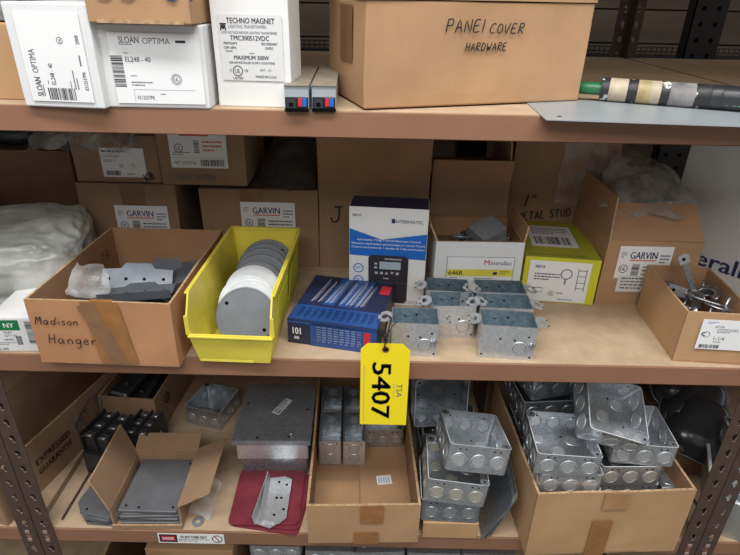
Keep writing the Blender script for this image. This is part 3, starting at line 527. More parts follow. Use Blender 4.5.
# ================================================================== blue box, timer carton
M=thing('product_carton','dark blue carton lying flat with white print, behind the yellow tag','box',(-.144,.052,0),R(-11.5)); w,d,h=.162,.175,.050
mb=MB(); mb.box(0,w,0,d,0,h,'box_navy'); mb.build('box_body',M,.0015)
L=[('r',.26,.0,.74,1,'box_blue'),('r',0,.88,1,.1,'box_blue'),('t','101',.06,.42,.3,{'m':'paper','w':.09,'n':.0008,'b':True}),('r',.07,.2,.06,.12,'ink_light'),('r',.86,.3,.07,.55,'red',.0007)]
for k in range(8): L.append(('lines',.33+.065*k,.15,.045,.7,7,'ink_light'))
label(M,FRONT(.001,.001,-.0006),w-.002,h-.002,L,paper=None,name='front_print')
L=[('poly',[(.10,.30),(.80,.30),(.80,.99),(.26,.99)],'navy'),('r',0.,0,1,.30,'box_blue'),('poly',[(.28,.34),(.42,.34),(.50,.98),(.36,.98)],'box_blue',.0005),('poly',[(.46,.34),(.62,.34),(.70,.98),(.54,.98)],'box_blue',.0005),('poly',[(.64,.34),(.70,.34),(.78,.98),(.72,.98)],'box_blue',.0005),('r',.87,.70,.12,.20,'red',.0006)]
for k,x in enumerate((.14,.22,.31,.36,.48,.55,.60,.67,.72)): 
    L.append(('poly',[(x,.38),(x+.009,.38),(x+.085,.93-.05*(k%3)),(x+.076,.93-.05*(k%3))],'ink_light',.0007)); L.append(('poly',[(x+.02,.40),(x+.024,.40),(x+.092,.88),(x+.088,.88)],'ink_light',.0007)); L.append(('poly',[(x+.036,.40),(x+.039,.40),(x+.10,.84),(x+.097,.84)],'ink_light',.0007))
for k in range(11): L.append(('lines',.08+.08*k,.05,.05,.2,5,'ink_light'))
pass
label(M,TOP(.001,.001,h+.0004),w-.002,d-.002,L,paper=None,name='top_print')
A,w,yaw=base((349,302),(414,306),0); w=.149
M=thing('timer_carton','white and blue carton of an electronic timer standing upright','box',(A.x,A.y,0),yaw); h=.205; d=.062
mb=MB(); mb.box(0,w,0,d,0,h,'white'); mb.build('box_body',M,.0012)
mb=MB(); mb.box(.001,w-.001,.001,d-.001,h,h+.0006,'navy'); mb.build('top_print',M)
L=[('poly',[(0,.79),(.42,.69),(1,.765),(1,.50),(.0,.52)],'blue',.0003),('t','INTERMATIC',.58,.865,.032,{'m':'ink_blue','w':.36,'b':False}),('r',.54,.86,.04,.045,'ink_blue'),('t','ET8115C',.04,.915,.022,{'w':.11}),
('t','Astronomic 7-Day 1-Circuit Electronic Control',.10,.675,.021,{'m':'paper','w':.82,'n':.0007}),('t','Minuterie electronique astronomique a 1 circuit 7 jours',.03,.635,.021,{'m':'paper','w':.95,'n':.0007}),('t','Control electronico de 1 circuito de 7 dias astronomico',.03,.597,.021,{'m':'paper','w':.95,'n':.0007}),
('poly',[(.26,.05),(.25,.50),(.29,.53),(.74,.53),(.78,.50),(.78,.05),(.74,.02),(.30,.02)],'dial',.0006),('r',.40,.385,.28,.08,'lcd',.0009),('t','INTERMATIC',.47,.485,.018,{'m':'paper','w':.22,'n':.0009}),
('r',.33,.43,.04,.02,'ink_light',.0009),('r',.33,.39,.04,.02,'ink_light',.0009),('r',.34,.33,.04,.026,'ink_light',.0009),('r',.41,.33,.04,.026,'ink_light',.0009),('poly',[(.47,.33),(.52,.33),(.495,.36)],'ink_light',.0009),('poly',[(.545,.36),(.595,.36),(.57,.33)],'ink_light',.0009),('r',.62,.33,.04,.026,'ink_light',.0009),('t','Next',.46,.28,.018,{'m':'paper','n':.0009}),('r',.27,.24,.50,.004,'ink_grey',.0009),('lines',.30,.10,.42,.11,4,'ink_grey'),
('ring',.12,.385,.05,'blue'),('ring',.12,.255,.05,'blue'),('ring',.12,.13,.05,'blue'),('lines',.08,.37,.08,.03,2,'blue'),('lines',.08,.24,.08,.03,2,'blue'),('ring',.76,.035,.02,'red'),('ring',.83,.035,.02,'green'),('ring',.90,.035,.02,'blue'),('r',.8,.2,.04,.06,'paper',.0009)]
label(M,FRONT(.001,.001,-.0006),w-.002,h-.002,L,paper=None,name='front_print')
# ================================================================== tall J carton behind the timer
M=opencarton('open_carton','tall brown carton behind the timer box with J in marker','box',(-.114,YB,0),0,.236,.22,.205,'card_dull','card_in',.004,{'f':(.10,11,.0)},.0014)
q=MB(); hand(q,'J',.026,.112,.036,.0034,'marker',FRONT(0,0,-.0022),sp=.9); q.build('handwriting',M)
# ================================================================== masonry boxes
def masonry(w,lab):
    d=.054;h=.066; t=thing('masonry_box',lab,'electrical box'); mb=MB(); th=.0016
    mb.loops([rrect(w,d,.003,0,2,w/2,d/2),rrect(w,d,.003,h,2,w/2,d/2),rrect(w-2*th,d-2*th,.0015,h,2,w/2,d/2),rrect(w-2*th,d-2*th,.0015,th,2,w/2,d/2)],'galv',ID,True,True,mats=['galv_light','galv','steel_blue','steel_blue'])  # inner faces coloured blue-grey for the dark reflections inside
    F=FRONT(0,0,0)
    for x,z in ((.36,.62),(.62,.60),(.86,.72),(.05,.12),(.93,.1)): mb.disc(x*w,z*h,.0019,'hole',F,.0004)
    B=FRONT(0,0,d-th); mb.disc(.55*w,.8*h,.002,'hole',B,.0004); mb.disc(.3*w,.75*h,.0015,'hole',B,.0004)
    bd=mb.build('box_body',t); knockout(bd,plane((.72*w,0,.36*h),(1,0,0),(0,0,1)),.0125)
    for s,x in ((-1,0),(1,w)):
        e=MB(); Q=T(x,d*.45,h-.001)@RY(s*12); 
        e.loops([[(s*.011+.0125*math.cos(a)*1.0,.017*math.sin(a),0) for a in [2*PI*i/20 for i in range(20)]],[(s*.011+.0125*math.cos(a),.017*math.sin(a),.0016) for a in [2*PI*i/20 for i in range(20)]],[(s*.012+.0055*math.cos(a),.0085*math.sin(a),.0016) for a in [2*PI*i/20 for i in range(20)]],[(s*.012+.0055*math.cos(a),.0085*math.sin(a),0) for a in [2*PI*i/20 for i in range(20)]],[(s*.011+.0125*math.cos(a)*1.0,.017*math.sin(a),0) for a in [2*PI*i/20 for i in range(20)]]],'galv_light',Q)
        e.disc(s*.020,.009,.0018,'hole',Q,.002); e.disc(s*.020,-.009,.0018,'hole',Q,.002); e.build('mounting_ear',t)
    s_=MB(); Q=plane((w*.93,0,.5*h),(1,0,0),(0,0,1)); s_.lathe([(.0045,0),(.0045,.002),(.003,.0035),(.0001,.004)],'bright_steel',Q,10); s_.box(-.006,.006,-.0008,.0008,0,.0052,'galv_dark',Q); s_.box(-.0008,.0008,-.006,.006,0,.0052,'galv_dark',Q); s_.build('clamp_screw',t)
    return t
ga=masonry(.080,'a'); gb=masonry(.093,'b'); G='masonry boxes with ears standing on the middle shelf'
put(ga,'steel masonry box just right of the yellow tag string, front row','electrical box',(.038,.018,0),(0,0,-2),G)
put(ga,'steel masonry box in the middle of the left file of three','electrical box',(.112,.078,0),(0,0,1),G)
put(ga,'steel masonry box rearmost in the left file, beside the timer carton','electrical box',(.106,.137,0),(0,0,-5),G)
put(gb,'steel masonry box at the front right, nearest the bare shelf','electrical box',(.190,.018,0),(0,0,-5),G)
put(gb,'steel masonry box second from the front in the right file','electrical box',(.198,.076,0),(0,0,-2),G)
put(gb,'steel masonry box rearmost in the right file, before the yellow carton','electrical box',(.200,.133,0),(0,0,-2),G)
# ================================================================== clamp carton and the carton behind it
M=opencarton('open_carton','white open carton labelled 646R with conduit clamps inside','box',(.126,.205,0),R(1),.172,.135,.136,'card_white','card_in',.004,{'l':(.035,24,.006),'r':(.030,12,.008)},.0012)
label(M,FRONT(.024,.018,-.0018),.132,.088,[('r',0,.985,1,.01,'ink_grey'),('r',0,.0,.006,1,'ink_grey'),('r',.994,0,.006,1,'ink_grey'),('t','M',.555,.80,.13,{'m':'ink_red'}),('t','inerallac',.655,.80,.11,{'m':'ink_blue','w':.31,'b':False}),('r',.006,.52,.988,.17,'yellow',.0005),('t','646R',.03,.55,.11,{'w':.22,'n':.0009}),('lines',.8,.55,.15,.1,2,'ink'),('r',.70,.56,.06,.07,'ink_blue',.0009),('lines',.05,.45,.2,.04,1),('lines',.42,.38,.3,.1,2),('t','100',.82,.26,.10,{'b':False,'w':.11}),('r',.33,0,.004,.5,'ink_light'),('r',.76,0,.004,.5,'ink_light'),('r',0,.02,1,.008,'ink_light'),('ring',.14,.22,.12,'ink_grey'),('lines',.4,.05,.5,.12,2)],paper='paper')
def clamp(lab):
    t=thing('conduit_clamp',lab,'clamp'); mb=MB(); mb.tube([(.022*math.cos(a),0,.022*math.sin(a)+.02) for a in [PI*2*i/18-1.2 for i in range(16)]],.0018,'galv_dark',seg=6,flat=2.6); mb.build('strap',t)
    mb=MB(); mb.box(-.006,.02,-.006,.006,-.004,-.002,'galv_dark'); mb.box(-.006,.02,-.006,.006,.002,.004,'galv_dark'); mb.build('tab',t); return t
cp=clamp('c')
for i,(x,y,z,rot,l) in enumerate([(.172,.275,.118,(70,10,20),'round conduit clamp at the left in the open white 646R carton'),(.190,.295,.115,(60,30,60),'round conduit clamp at the back left in the open white 646R carton'),(.200,.268,.116,(80,0,-20),'round conduit clamp in the middle of the open white 646R carton'),(.26,.29,.10,(70,0,90),'round conduit clamp under the grey cover in the open white 646R carton')]): put(cp,l,'clamp',(x,y,z),rot,'conduit clamps in the 646R carton')
t=thing('metal_cover','dark grey folded metal cover poking out of the white 646R carton','cover',(.235,.262,.118),0,rot=(R(14),R(-16),R(28))); mb=MB(); mb.loops([rrect(.062,.055,.004,0,2),rrect(.058,.052,.004,.034,2)],'dull_steel',ID,True,True); mb.build('cover_body',t); mb=MB(); mb.box(-.033,.033,-.03,-.0285,.0,.012,'dull_steel'); mb.build('cover_lip',t)
mb=MB(); mb.box(.132,.292,.215,.330,.006,.098,'card_dark'); o=mb.build('packing_insert'); tag(o,'brown cardboard insert under the clamps inside the 646R carton','cardboard insert')
M=opencarton('open_carton','open brown carton standing behind the white 646R carton','box',(.128,.372,0),0,.168,.20,.205,'card_dull','card_in',.004,{'f':(.05,14,.0),'r':(.10,-4,.0),'l':(.09,8,.0)},.0014)
# ================================================================== METAL STUD carton
M=carton('cardboard_carton','tall brown carton marked 1 inch METAL STUD under clear wrap','box',(.310,.425,0),R(-3),.225,.17,.345,'card_dull',.0012,tape=None)
q=MB(); F=FRONT(0,0,-.0026); hand(q,'1"',.036,.135,.028,.0026,'marker',F,sp=1); hand(q,'METAL STUD',.026,.100,.019,.0024,'marker',F,sp=.74,rot=8); q.build('handwriting',M)
q=MB(); sheetmesh(q,[(.10,-.008,.15),(.222,-.008,.14),(.222,-.01,.335),(.10,-.006,.34)],16,24,'film_clear',.007,26,6); q.build('clear_wrap',M)
# ================================================================== yellow ring carton
A,w,yaw=base((517,300),(582,306),0); w=.147; d=.20;h=.100
M=thing('ring_carton','yellow green carton with a white ring label, beside the 646R carton','box',(A.x+.004,A.y,0),R(-6)); mb=MB(); mb.box(0,w,0,d,0,h,'box_yellow'); mb.build('box_body',M,.001)
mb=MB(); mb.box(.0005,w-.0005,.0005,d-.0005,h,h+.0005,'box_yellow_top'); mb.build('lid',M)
label(M,FRONT(.010,.003,-.0006),.120,.090,[('t','MERT10',.10,.82,.075,{'w':.15}),('lines',.10,.50,.42,.20,3,'ink'),('ring',.62,.70,.13,'ink_grey'),('r',.60,.45,.025,.13,'ink_grey'),('r',.80,.3,.012,.55,'ink_grey'),('r',.93,.3,.012,.55,'ink_grey'),('r',.80,.36,.14,.015,'ink_grey'),('r',.80,.5,.14,.015,'ink_grey'),('r',.80,.66,.14,.015,'ink_grey'),('r',.80,.80,.14,.015,'ink_grey'),('r',.03,.22,.24,.12,'ink_grey'),('r',.036,.235,.228,.09,'paper',.0007),('ul',.42,.20,.065),('lines',.5,.18,.18,.06,1),('lines',.55,.03,.38,.05,1)],paper='paper')
label(M,TOP(.02,.055,h+.0006),.095,.115,[('bar',.1,.1,.8,.35),('lines',.1,.55,.8,.35,4)],paper='paper_grey',name='shipping_label')
q=MB(); text(q,'FRIDGE RINGS AND CLIPS',.01,.01,.006,'ink_grey',TOP(0,0,h+.0006),.11,bold=False); q.build('lid_print',M)
# ================================================================== open garvin carton
M=opencarton('open_carton','open brown carton with a maker label and a plastic bag spilling out','box',(.462,.218,0),R(0),.186,.275,.140,'card','card_in',.004,{'f':(.075,-34,.012),'l':(.085,-2,.012)},.0016)
garv(M,.025,.060,.105,.070)
label(M,FRONT(.034,.030,-.0022),.09,.036,[('lines',.08,.1,.8,.8,4)],paper='paper_grey',name='shipping_label')
mb=MB(); mb.box(.470,.640,.24,.48,.006,.085,'card_dark'); tag(mb.build('packing_insert'),'cardboard insert beneath the plastic bag in the open maker carton','cardboard insert')
t=thing('plastic_bag','clear plastic bag bulging out of the open maker carton on the right','bag',(.56,.36,.086)); mb=MB(); blob(mb,.155,.20,.135,'film_mid',.7,.16,1.8,5,7.1); mb.build('bag_film',t)
mb=MB(); sheetmesh(mb,[(-.10,-.10,.10),(.05,-.14,.10),(.13,.02,.125),(-.05,.08,.19)],26,26,'film_mid',.022,11,9,-.03); sheetmesh(mb,[(-.09,.02,.10),(.02,-.02,.12),(.14,.0,.10),(-.02,.10,.20)],20,20,'film_clear',.02,13,2,-.02); mb.build('bag_neck',t)
mb=MB()
for i in range(10):
    Q=T(random.uniform(-.04,.05),random.uniform(-.07,.04),.02+.009*i)@RZ(random.uniform(0,180))@RX(random.uniform(-50,50))@RY(random.uniform(-30,30)); mb.prism([(-.03,-.018),(.03,-.02),(.034,.0),(.0,.022),(-.03,.016)],0,.0025,'bright_steel' if i%2 else 'white',Q)
o=mb.build('bagged_fittings',t); o['kind']='stuff'
# ================================================================== big white carton at the right
M=carton('large_white_carton','large white carton at the right edge with big navy lettering','box',(.664,.385,0),R(-50),.25,.16,.31,'card_white',.001,tape=None)
q=MB(); text(q,'M',.0,.045,.036,'ink_red',FRONT(0,0,-.002)); text(q,'inerallac',.036,.045,.036,'ink_blue',FRONT(0,0,-.002),.18); q.build('printed_name',M)
# ================================================================== small carton of hangers
M=opencarton('open_carton','small open carton of metal conduit hangers at the right shelf end','box',(.527,.019,0),R(-4.0),.116,.182,.099,'card_yel','card_in',.004,{},.0016)
label(M,FRONT(.028,.030,-.0022),.085,.058,[('lines',.1,.85,.2,.08,2,'blue'),('lines',.7,.88,.25,.06,1,'ink'),('t','G7150',.26,.74,.07,{'b':False}),('lines',.32,.55,.4,.16,3),('ul',.9,.72,.1),('t','1-1/4',.30,.32,.12,{'b':False,'w':.2}),('lines',.3,.22,.24,.06,1),('ring',.14,.5,.1,'ink_grey'),('bar',.06,.04,.4,.12),('t','C',.04,.45,.14)])
def hanger(lab):
    t=thing('conduit_hanger',lab,'hanger'); mb=MB(); pts=[(-.03,0,.0),(0,0,.006)]+[(.018+.022*math.sin(a),0,.024-.022*math.cos(a)) for a in [.2+i*.33 for i in range(13)]]
    mb.tube(pts,.0022,'bright_steel',seg=8,flat=2.8); mb.build('strap',t); mb=MB(); mb.prism([(-.058,-.009),(-.028,-.009),(-.028,.009),(-.058,.009),(-.062,0)],-.001,.001,'bright_steel'); mb.disc(-.05,0,.003,'hole',ID,.0013); mb.build('mounting_tab',t)
    mb=MB(); mb.tube([(.034,-.016,.012),(.034,.02,.012)],.003,'bright_steel',seg=8); mb.build('bolt',t); return t
hp=hanger('h'); HL=['long conduit hanger lying uppermost across the small carton','conduit hanger in the middle of the small open carton','conduit hanger at the left wall of the small open carton','conduit hanger at the back of the small open carton','conduit hanger at the right front of the small open carton','conduit hanger with its bolt upright in the small open carton','conduit hanger lowest in view in the small open carton']
for i,(x,y,z,rot) in enumerate([(.597,.095,.082,(75,8,-25)),(.590,.125,.074,(85,0,195)),(.592,.115,.060,(60,-10,75)),(.600,.160,.068,(80,10,25)),(.580,.070,.060,(95,0,165)),(.585,.085,.045,(20,10,100)),(.595,.12,.035,(85,5,10))]): put(hp,HL[i],'hanger',(x,y,z),rot,'conduit hangers in the small carton')
t=thing('strap_iron','long perforated metal strap standing out of the small hanger carton','metal strap',(.605,.135,.070),0,rot=(R(-14),R(-24),0)); mb=MB(); mb.box(-.005,.005,-.001,.001,-.03,.062,'bright_steel'); mb.build('bar',t); mb=MB(); mb.prism([(-.009,0),(.009,0),(.011,.014),(.004,.019),(-.009,.016)],-.001,.001,'bright_steel',T(0,0,.062)@RX(80)); mb.disc(0,.009,.003,'hole',T(0,0,.062)@RX(80),.0013); mb.build('end_plate',t)
# ================================================================== yellow tag
t=thing('lot_tag','yellow hanging tag printed 5407, dangling over the middle shelf edge','tag',(-.0125,-.030,-.1125)); W=.0805;H=.1690
mb=MB(); mb.prism([(0,0),(W,0),(W,H-.013),(W-.013,H),(.011,H),(0,H-.011)],0,.0006,'tag_yellow',FRONT()); 
mb.disc(W*.5,H-.0115,.0042,'hole',FRONT(),.0008); mb.ring(W*.5,H-.0115,.0042,.0062,'tape',FRONT(),.0009)
Mt=plane((0,-.0006,0),(0,0,-1),(1,0,0)); text(mb,'5407',-.131,.0195,.0325,'ink',Mt,.116,bold=True,n=.0003)
for dx in (.0003,-.0003,.0006,-.0006): text(mb,'5407',-.131+dx,.0195+abs(dx),.0325,'ink',Mt,.116,bold=True,n=.0003+abs(dx)*.1)
text(mb,'TSA',-.089,.061,.010,'ink_grey',Mt,.028,bold=False,n=.0003); 
x=-.125
while x<-.008: a=random.uniform(.002,.006); mb.rect(x,.0055,a,.0012,'tan',Mt,.0003); x+=a+.0014
x=-.09
while x<-.06: a=random.uniform(.002,.006); mb.rect(x,.0565,a,.001,'tan',Mt,.0003); x+=a+.0014
mb.build('tag_card',t)
mb=MB(); K=[(W*.5,-.0016,H-.0115),(W*.5-.002,-.006,H-.002),(W*.5+.001,-.005,H+.012),(.047,.03,H+.020),(.050,.052,H+.016),(.046,.070,H+.010),(.043,.066,H-.0),(.040,.040,H+.0),(.0395,.012,H+.001),(W*.5,.0014,H-.006),(W*.5,.0012,H-.0115)]
mb.tube(K,.0011,'black_matte',seg=6,flat=1.6); mb.box(.036,.0425,-.006,.001,H+.006,H+.013,'black_matte'); mb.tube([(.039,-.003,H+.012),(.050,.010,H+.026),(.058,.02,H+.030)],.0009,'black_matte',seg=6); mb.build('zip_tie',t)
# ================================================================== LOW SHELF
Z=ZL
M=opencarton('open_carton','open brown carton in shadow at the lower left, printed on its side','box',(-.853,.030,Z),R(-13),.120,.48,.132,'card_dull','card_dull',.005,{'l':(.05,6,.14)},.002)
q=MB(); Ms=plane((.1228,.10,.070),(0,1,0),(0,0,1)); text(q,'EXPRESSED',0,0,.016,'ink',Ms,.10,rot=0); text(q,'GUARANTEE',.0,-.026,.016,'ink',Ms,.10); q.build('printed_text',M)
# contactors
def contactor(name,lab,x,y,rz,w,d,h,nx,ny):
    t=thing(name,lab,'electrical block',(x,y,Z),R(rz)); mb=MB(); mb.box(0,w,0,d,0,h*.6,'black_plastic'); mb.box(.006,w-.006,.012,d-.012,h*.6,h,'black_plastic')
    for i in range(nx+1): mb.box(w*i/nx-.0018,w*i/nx+.0018,.006,d-.006,h*.6,h+.008,'black_plastic')
    ho=mb.build('housing',t,.0015)
    for i in range(nx):
        for j in range(ny):
            s=MB(); cx=w*(i+.5)/nx; cy=d*(j+.5)/ny; s.lathe([(.0085,0),(.0085,.003),(.007,.004),(.0001,.0045)],'bright_steel',T(cx,cy,h),12); s.box(-.0065,.0065,-.0009,.0009,.0045,.0049,'hole',T(cx,cy,h)); s.box(cx-.010,cx+.010,cy-.008,cy+.008,h,h+.0012,'bright_steel'); s.build('terminal_screw',ho)
    return t
t=contactor('contactor','black contactor with paired steel screws and looping wires, left end of low shelf',-.640,.150,-14,.072,.100,.105,2,3)
mb=MB(); mb.tube([(.004,.07,.10),(-.02,.075,.125),(-.035,.06,.12),(-.03,.03,.105),(0.004,.01,.10)],.002,'black_gloss',seg=6); mb.tube([(.004,.08,.10),(-.01,.10,.135),(-.03,.09,.14),(-.035,.05,.115),(0.004,.02,.10)],.002,'black_gloss',seg=6); mb.build('wire',t)
mb=MB(); mb.lathe([(.004,0),(.004,.004),(.0001,.006)],'brass',plane((.035,0,.03),(1,0,0),(0,0,1)),10); mb.build('brass_screw',t)
t=contactor('terminal_block','black terminal block with a pale side label, right of the contactor',-.562,.190,-10,.056,.090,.080,2,3)
label(t,RIGHT(.012,.020,.0572),.05,.045,[('lines',.1,.1,.8,.8,4)],paper='paper_grey',name='side_label')
# carton with black plates
M=opencarton('open_carton','brown carton packed with black plastic covers at the back left','box',(-.655,.285,Z),R(-4),.140,.24,.112,'card_dull','card_in',.004,{},.0016)
q=MB(); q.ring(.06,.072,.011,.015,'marker',RIGHT(0,0,.1425),.0006); text(q,'C',.055,.064,.017,'marker',RIGHT(0,0,.1425)); q.build('printed_mark',M)
def bcover(lab):
    t=thing('black_cover',lab,'cover'); mb=MB(); mb.loops([rrect(.050,.20,.006,0,2),rrect(.050,.20,.006,.012,2),rrect(.042,.19,.005,.017,2),rrect(.036,.184,.004,.017,2),rrect(.034,.18,.004,.010,2)],'black_gloss',ID,True,True); mb.build('cover_body',t)
    for y in (-.06,.06):
        k=MB(); k.lathe([(.006,0),(.006,.008),(.0001,.009)],'black_plastic',T(0,y,.010),10); k.build('boss',t)
    return t
bc=bcover('b')
for i,(x,y,z,rot) in enumerate([(-.622,.395,.010,(0,0,-4)),(-.566,.395,.010,(0,0,-4)),(-.622,.395,.034,(0,0,-3)),(-.566,.392,.034,(0,0,-6)),(-.622,.395,.056,(0,2,-4)),(-.566,.395,.056,(0,-3,-2)),(-.620,.392,.080,(6,10,-4)),(-.566,.395,.080,(4,-10,-2)),(-.592,.395,.104,(5,6,-12))]):
    put(bc,['black cover uppermost across the back left carton','black cover at the left under the uppermost one in the carton','black cover at the right under the uppermost one in the carton'][(8-i)] if i>5 else 'one of the black covers buried in the back left carton','cover',(x,y,Z+z),rot,'black plastic covers in the back left carton' if i>5 else 'buried black covers in the back left carton')
# octagonal plates
def octa(lab,r=.062):
    t=MB(); c=.42; pts=[(-r,-r*c),(-r*c,-r),(r*c,-r),(r,-r*c),(r,r*c),(r*c,r),(-r*c,r),(-r,r*c)]; t.prism(pts,0,.0022,'cover_plate'); 
    for a,b in ((-.5,-.8),(.5,.8)): t.disc(a*r,b*r,.003,'hole',ID,.0024)
    o=t.build('octagonal_cover'); return o
oc=octa('o')
for i in range(6): put(oc,'octagonal grey cover plate uppermost of the stack by the lower left upright' if i==5 else 'octagonal grey cover plate within the stack by the lower left upright','cover plate',(-.545+random.uniform(-.004,.004),.072+random.uniform(-.004,.004),Z+.0006+i*.0044),(0,0,random.uniform(-14,14)),'octagonal plates by the left upright' if i<5 else None)
# open carton with cover plates
A,w,yaw=base((118,528),(178,526),Z)
M=opencarton('open_carton','torn open carton with tall side flap holding a stack of grey cover plates','box',(A.x-.008,A.y-.004,Z),R(1.5),.142,.160,.060,'card_dull','card_dull',.004,{'l':(.085,16,.0),'b':(.040,68,.0),'r':(.075,62,.004)},.0018,hs=(.012,.066,.066,.056))
def sqplate(): 
    t=MB(); t.loops([rrect(.122,.142,.004,0,2),rrect(.122,.142,.004,.0026,2),rrect(.118,.138,.003,.0032,2)],'cover_plate',ID,True,True)
    for x,y in ((-.048,-.058),(.05,-.06),(-.02,-.062),(.05,.06)): t.disc(x,y,.0028,'hole',ID,.0036)
    return t.build('square_cover')
sq=sqplate()
for i in range(8): put(sq,'grey square cover plate uppermost of the stack in the torn open carton' if i==7 else 'grey square cover plate in the stack inside the torn open carton','cover plate',(A.x+.063+random.uniform(-.002,.002),A.y+.082+random.uniform(-.003,.002),Z+.0045+i*.0046),(0,0,1.5+random.uniform(-2,2)),'square cover plates in the torn carton' if i<7 else None)
# washer
p=onz(198,522,Z); mb=MB(); mb.lathe([(.0055,0),(.0125,0),(.0125,.0016),(.0055,.0016),(.0055,0)],'dull_steel',seg=20,smooth=False); o=mb.build('washer'); o.location=(p.x,p.y,Z+.0004); tag(o,'small steel washer lying on the low shelf board','washer')
mb=MB(); sheetmesh(mb,[(-.375,.03,Z+.012),(-.325,.02,Z+.004),(-.315,.10,Z+.03),(-.365,.11,Z+.05)],10,10,'film_clear',.008,20,3); tag(mb.build('plastic_scrap'),'clear plastic scrap beside the torn open carton near the washer','plastic scrap')
# steel boxes
sb=steel_box('square_box'); sl=steel_box('square_box',m='galv_dark',mk='galv'); sy=steel_box('square_box',mk='yellow_zinc')
s4=steel_box('square_box',.100,.104,.054,kr=.0105)
put(s4,'open steel box standing alone at the back, left of the lidded enclosure','electrical box',(-.402,.360,Z+.0004),(0,0,-16),None)
# enclosure
t=thing('metal_enclosure','large grey steel enclosure with a screwed lid and tilted white label','enclosure',(-.293,.150,Z),R(1.5)); w=.164;d=.19
mb=MB(); mb.box(.010,w-.006,.006,d-.004,0,.050,'galv_dark'); mb.build('lower_box',t,.0015)
mb=MB(); mb.box(.002,w-.002,.002,d,.050,.106,'galv_light'); mb.build('upper_box',t,.0015)
mb=MB(); mb.loops([rrect(w+.010,d+.008,.003,.1062,2,w/2,d/2),rrect(w+.010,d+.008,.003,.110,2,w/2,d/2),rrect(w+.002,d,.003,.1105,2,w/2,d/2)],'dull_steel',ID,True,True); mb.box(-.005,w+.005,-.005,-.0042,.098,.1062,'dull_steel'); 
for x,y in ((.05,.006),(.12,.008),(w-.01,.10),(.01,.12)): mb.disc(x,y,.003,'hole',ID,.1108)
lid=mb.build('lid',t)
label(lid,T(.088,.080,.1110)@RZ(62),.058,.020,[('lines',.35,.1,.6,.8,3),('t','GARVIN',.05,.6,.25,{'m':'ink_blue','w':.25}),('bar',.05,.1,.25,.4)],name='lid_label')
s_=MB()
for x in (.125,): s_.lathe([(.004,0),(.004,.008),(.0001,.009)],'bright_steel',T(x,.012,.1106),8)
s_.build('lid_screw',lid)
# red plates and brackets
rp=MB(); rp.loops([rrect(.148,.150,.012,0,4),rrect(.148,.150,.012,.0022,4)],'red_sheet',ID,True,True); rp=rp.build('red_plate')
for i,(x,y,a,l) in enumerate([(-.200,.078,-8,'bottom red sheet of the three under the galvanised brackets'),(-.203,.084,-5,'middle red sheet of the three under the galvanised brackets'),(-.212,.087,1,'uppermost red sheet, directly under the galvanised brackets')]): put(rp,l,'red sheet',(x,y,Z+.0006+i*.0036),(0,0,a),'red sheets on the low shelf')
def chan():
    t=thing('angle_bracket','b','bracket'); mb=MB(); mb.prism([(-.004,-.058),(.030,-.066),(.044,-.052),(.046,.052),(.030,.060),(-.004,.056)],0,.002,'galv_light')
    for x,y in ((.018,-.044),(.036,-.03),(.018,0),(.028,0),(.018,.044),(.036,.036)): mb.disc(x,y,.0032,'hole',ID,.0023)
    mb.build('base_plate',t); mb=MB(); slab(mb,[(-.004,-.060,0),(-.004,.056,0),(-.009,.056,.022),(-.009,-.058,.020)],.002,'galv_light'); mb.build('upright_flange',t); return t
ch=chan()
put(ch,'galvanised angle bracket lying lower of the two on the red sheets','bracket',(-.218,.070,Z+.0115),(0,0,-6),'galvanised brackets on the red sheets'); put(ch,'galvanised angle bracket nested uppermost of the two on the red sheets','bracket',(-.210,.074,Z+.0150),(0,0,2),'galvanised brackets on the red sheets')
# tray carton with gang boxes
M=opencarton('open_carton','long open brown carton with four tall steel boxes, under the yellow tag','box',(-.114,-.022,Z),R(2.0),.223,.44,.107,'card','card_in',.005,{},.0018)
for a in ((.105,.150,.060,.1075),(.092,.142,.0,.034)): q=MB(); q.box(a[0],a[1],-.0030,-.0024,a[2],a[3],'tape'); q.build('packing_tape',M)
mb=MB(); mb.box(.006,.104,.02,.155,.0052,.0075,'card'); mb.box(.107,.216,.02,.42,.0052,.0072,'card'); mb.box(.006,.216,.006,.010,.005,.098,'card_in'); mb.build('inner_flap',M)
def gang():
    t=thing('gang_box','g','electrical box'); w,d,h=.052,.098,.072; th=.0016; mb=MB()
    mb.loops([rrect(w,d,.003,0,2),rrect(w,d,.003,h,2),rrect(w-2*th,d-2*th,.0015,h,2),rrect(w-2*th,d-2*th,.0015,th,2)],'galv_light',ID,True,True,mats=['galv_light','galv','galv','galv_dark'])
    for s in (-1,1): mb.disc(s*.016,h-.008,.0017,'hole',FRONT(0,0,-d/2),.0004)
    bd=mb.build('box_body',t)
    for z in (.020,.050): knockout(bd,plane((0,-d/2,z),(1,0,0),(0,0,1)),.0125); knockout(bd,plane((0,d/2,z),(-1,0,0),(0,0,1)),.0115)
    e=MB(); e.box(-.012,.012,d/2-.012,d/2,h-.0015,h,'galv'); e.disc(0,d/2-.006,.002,'hole',ID,h+.0003); e.build('screw_ear',t); return t
gg=gang()
for x,y,l in ((-.086,.232,'front left of the four tall steel boxes in the long carton'),(-.030,.232,'front right of the four tall steel boxes in the long carton'),(-.090,.336,'back left of the four tall steel boxes in the long carton'),(-.034,.336,'back right of the four tall steel boxes in the long carton')): put(gg,l,'electrical box',(x,y,Z+.0082),(0,0,2),'tall steel boxes in the long carton')
put(s4,'steel box lying at the back right inside the long carton, behind the tag','electrical box',(.038,.295,Z+.0082),(0,0,2),'steel boxes lying in the long carton')
p=onz(384,480,Z+.008); q=MB(); q.box(-.017,.017,-.013,.013,0,.0008,'paper'); 
for k in range(5): q.box(-.013+.0055*k,-.010+.0055*k,-.010,.006,.0008,.001,'ink_light')
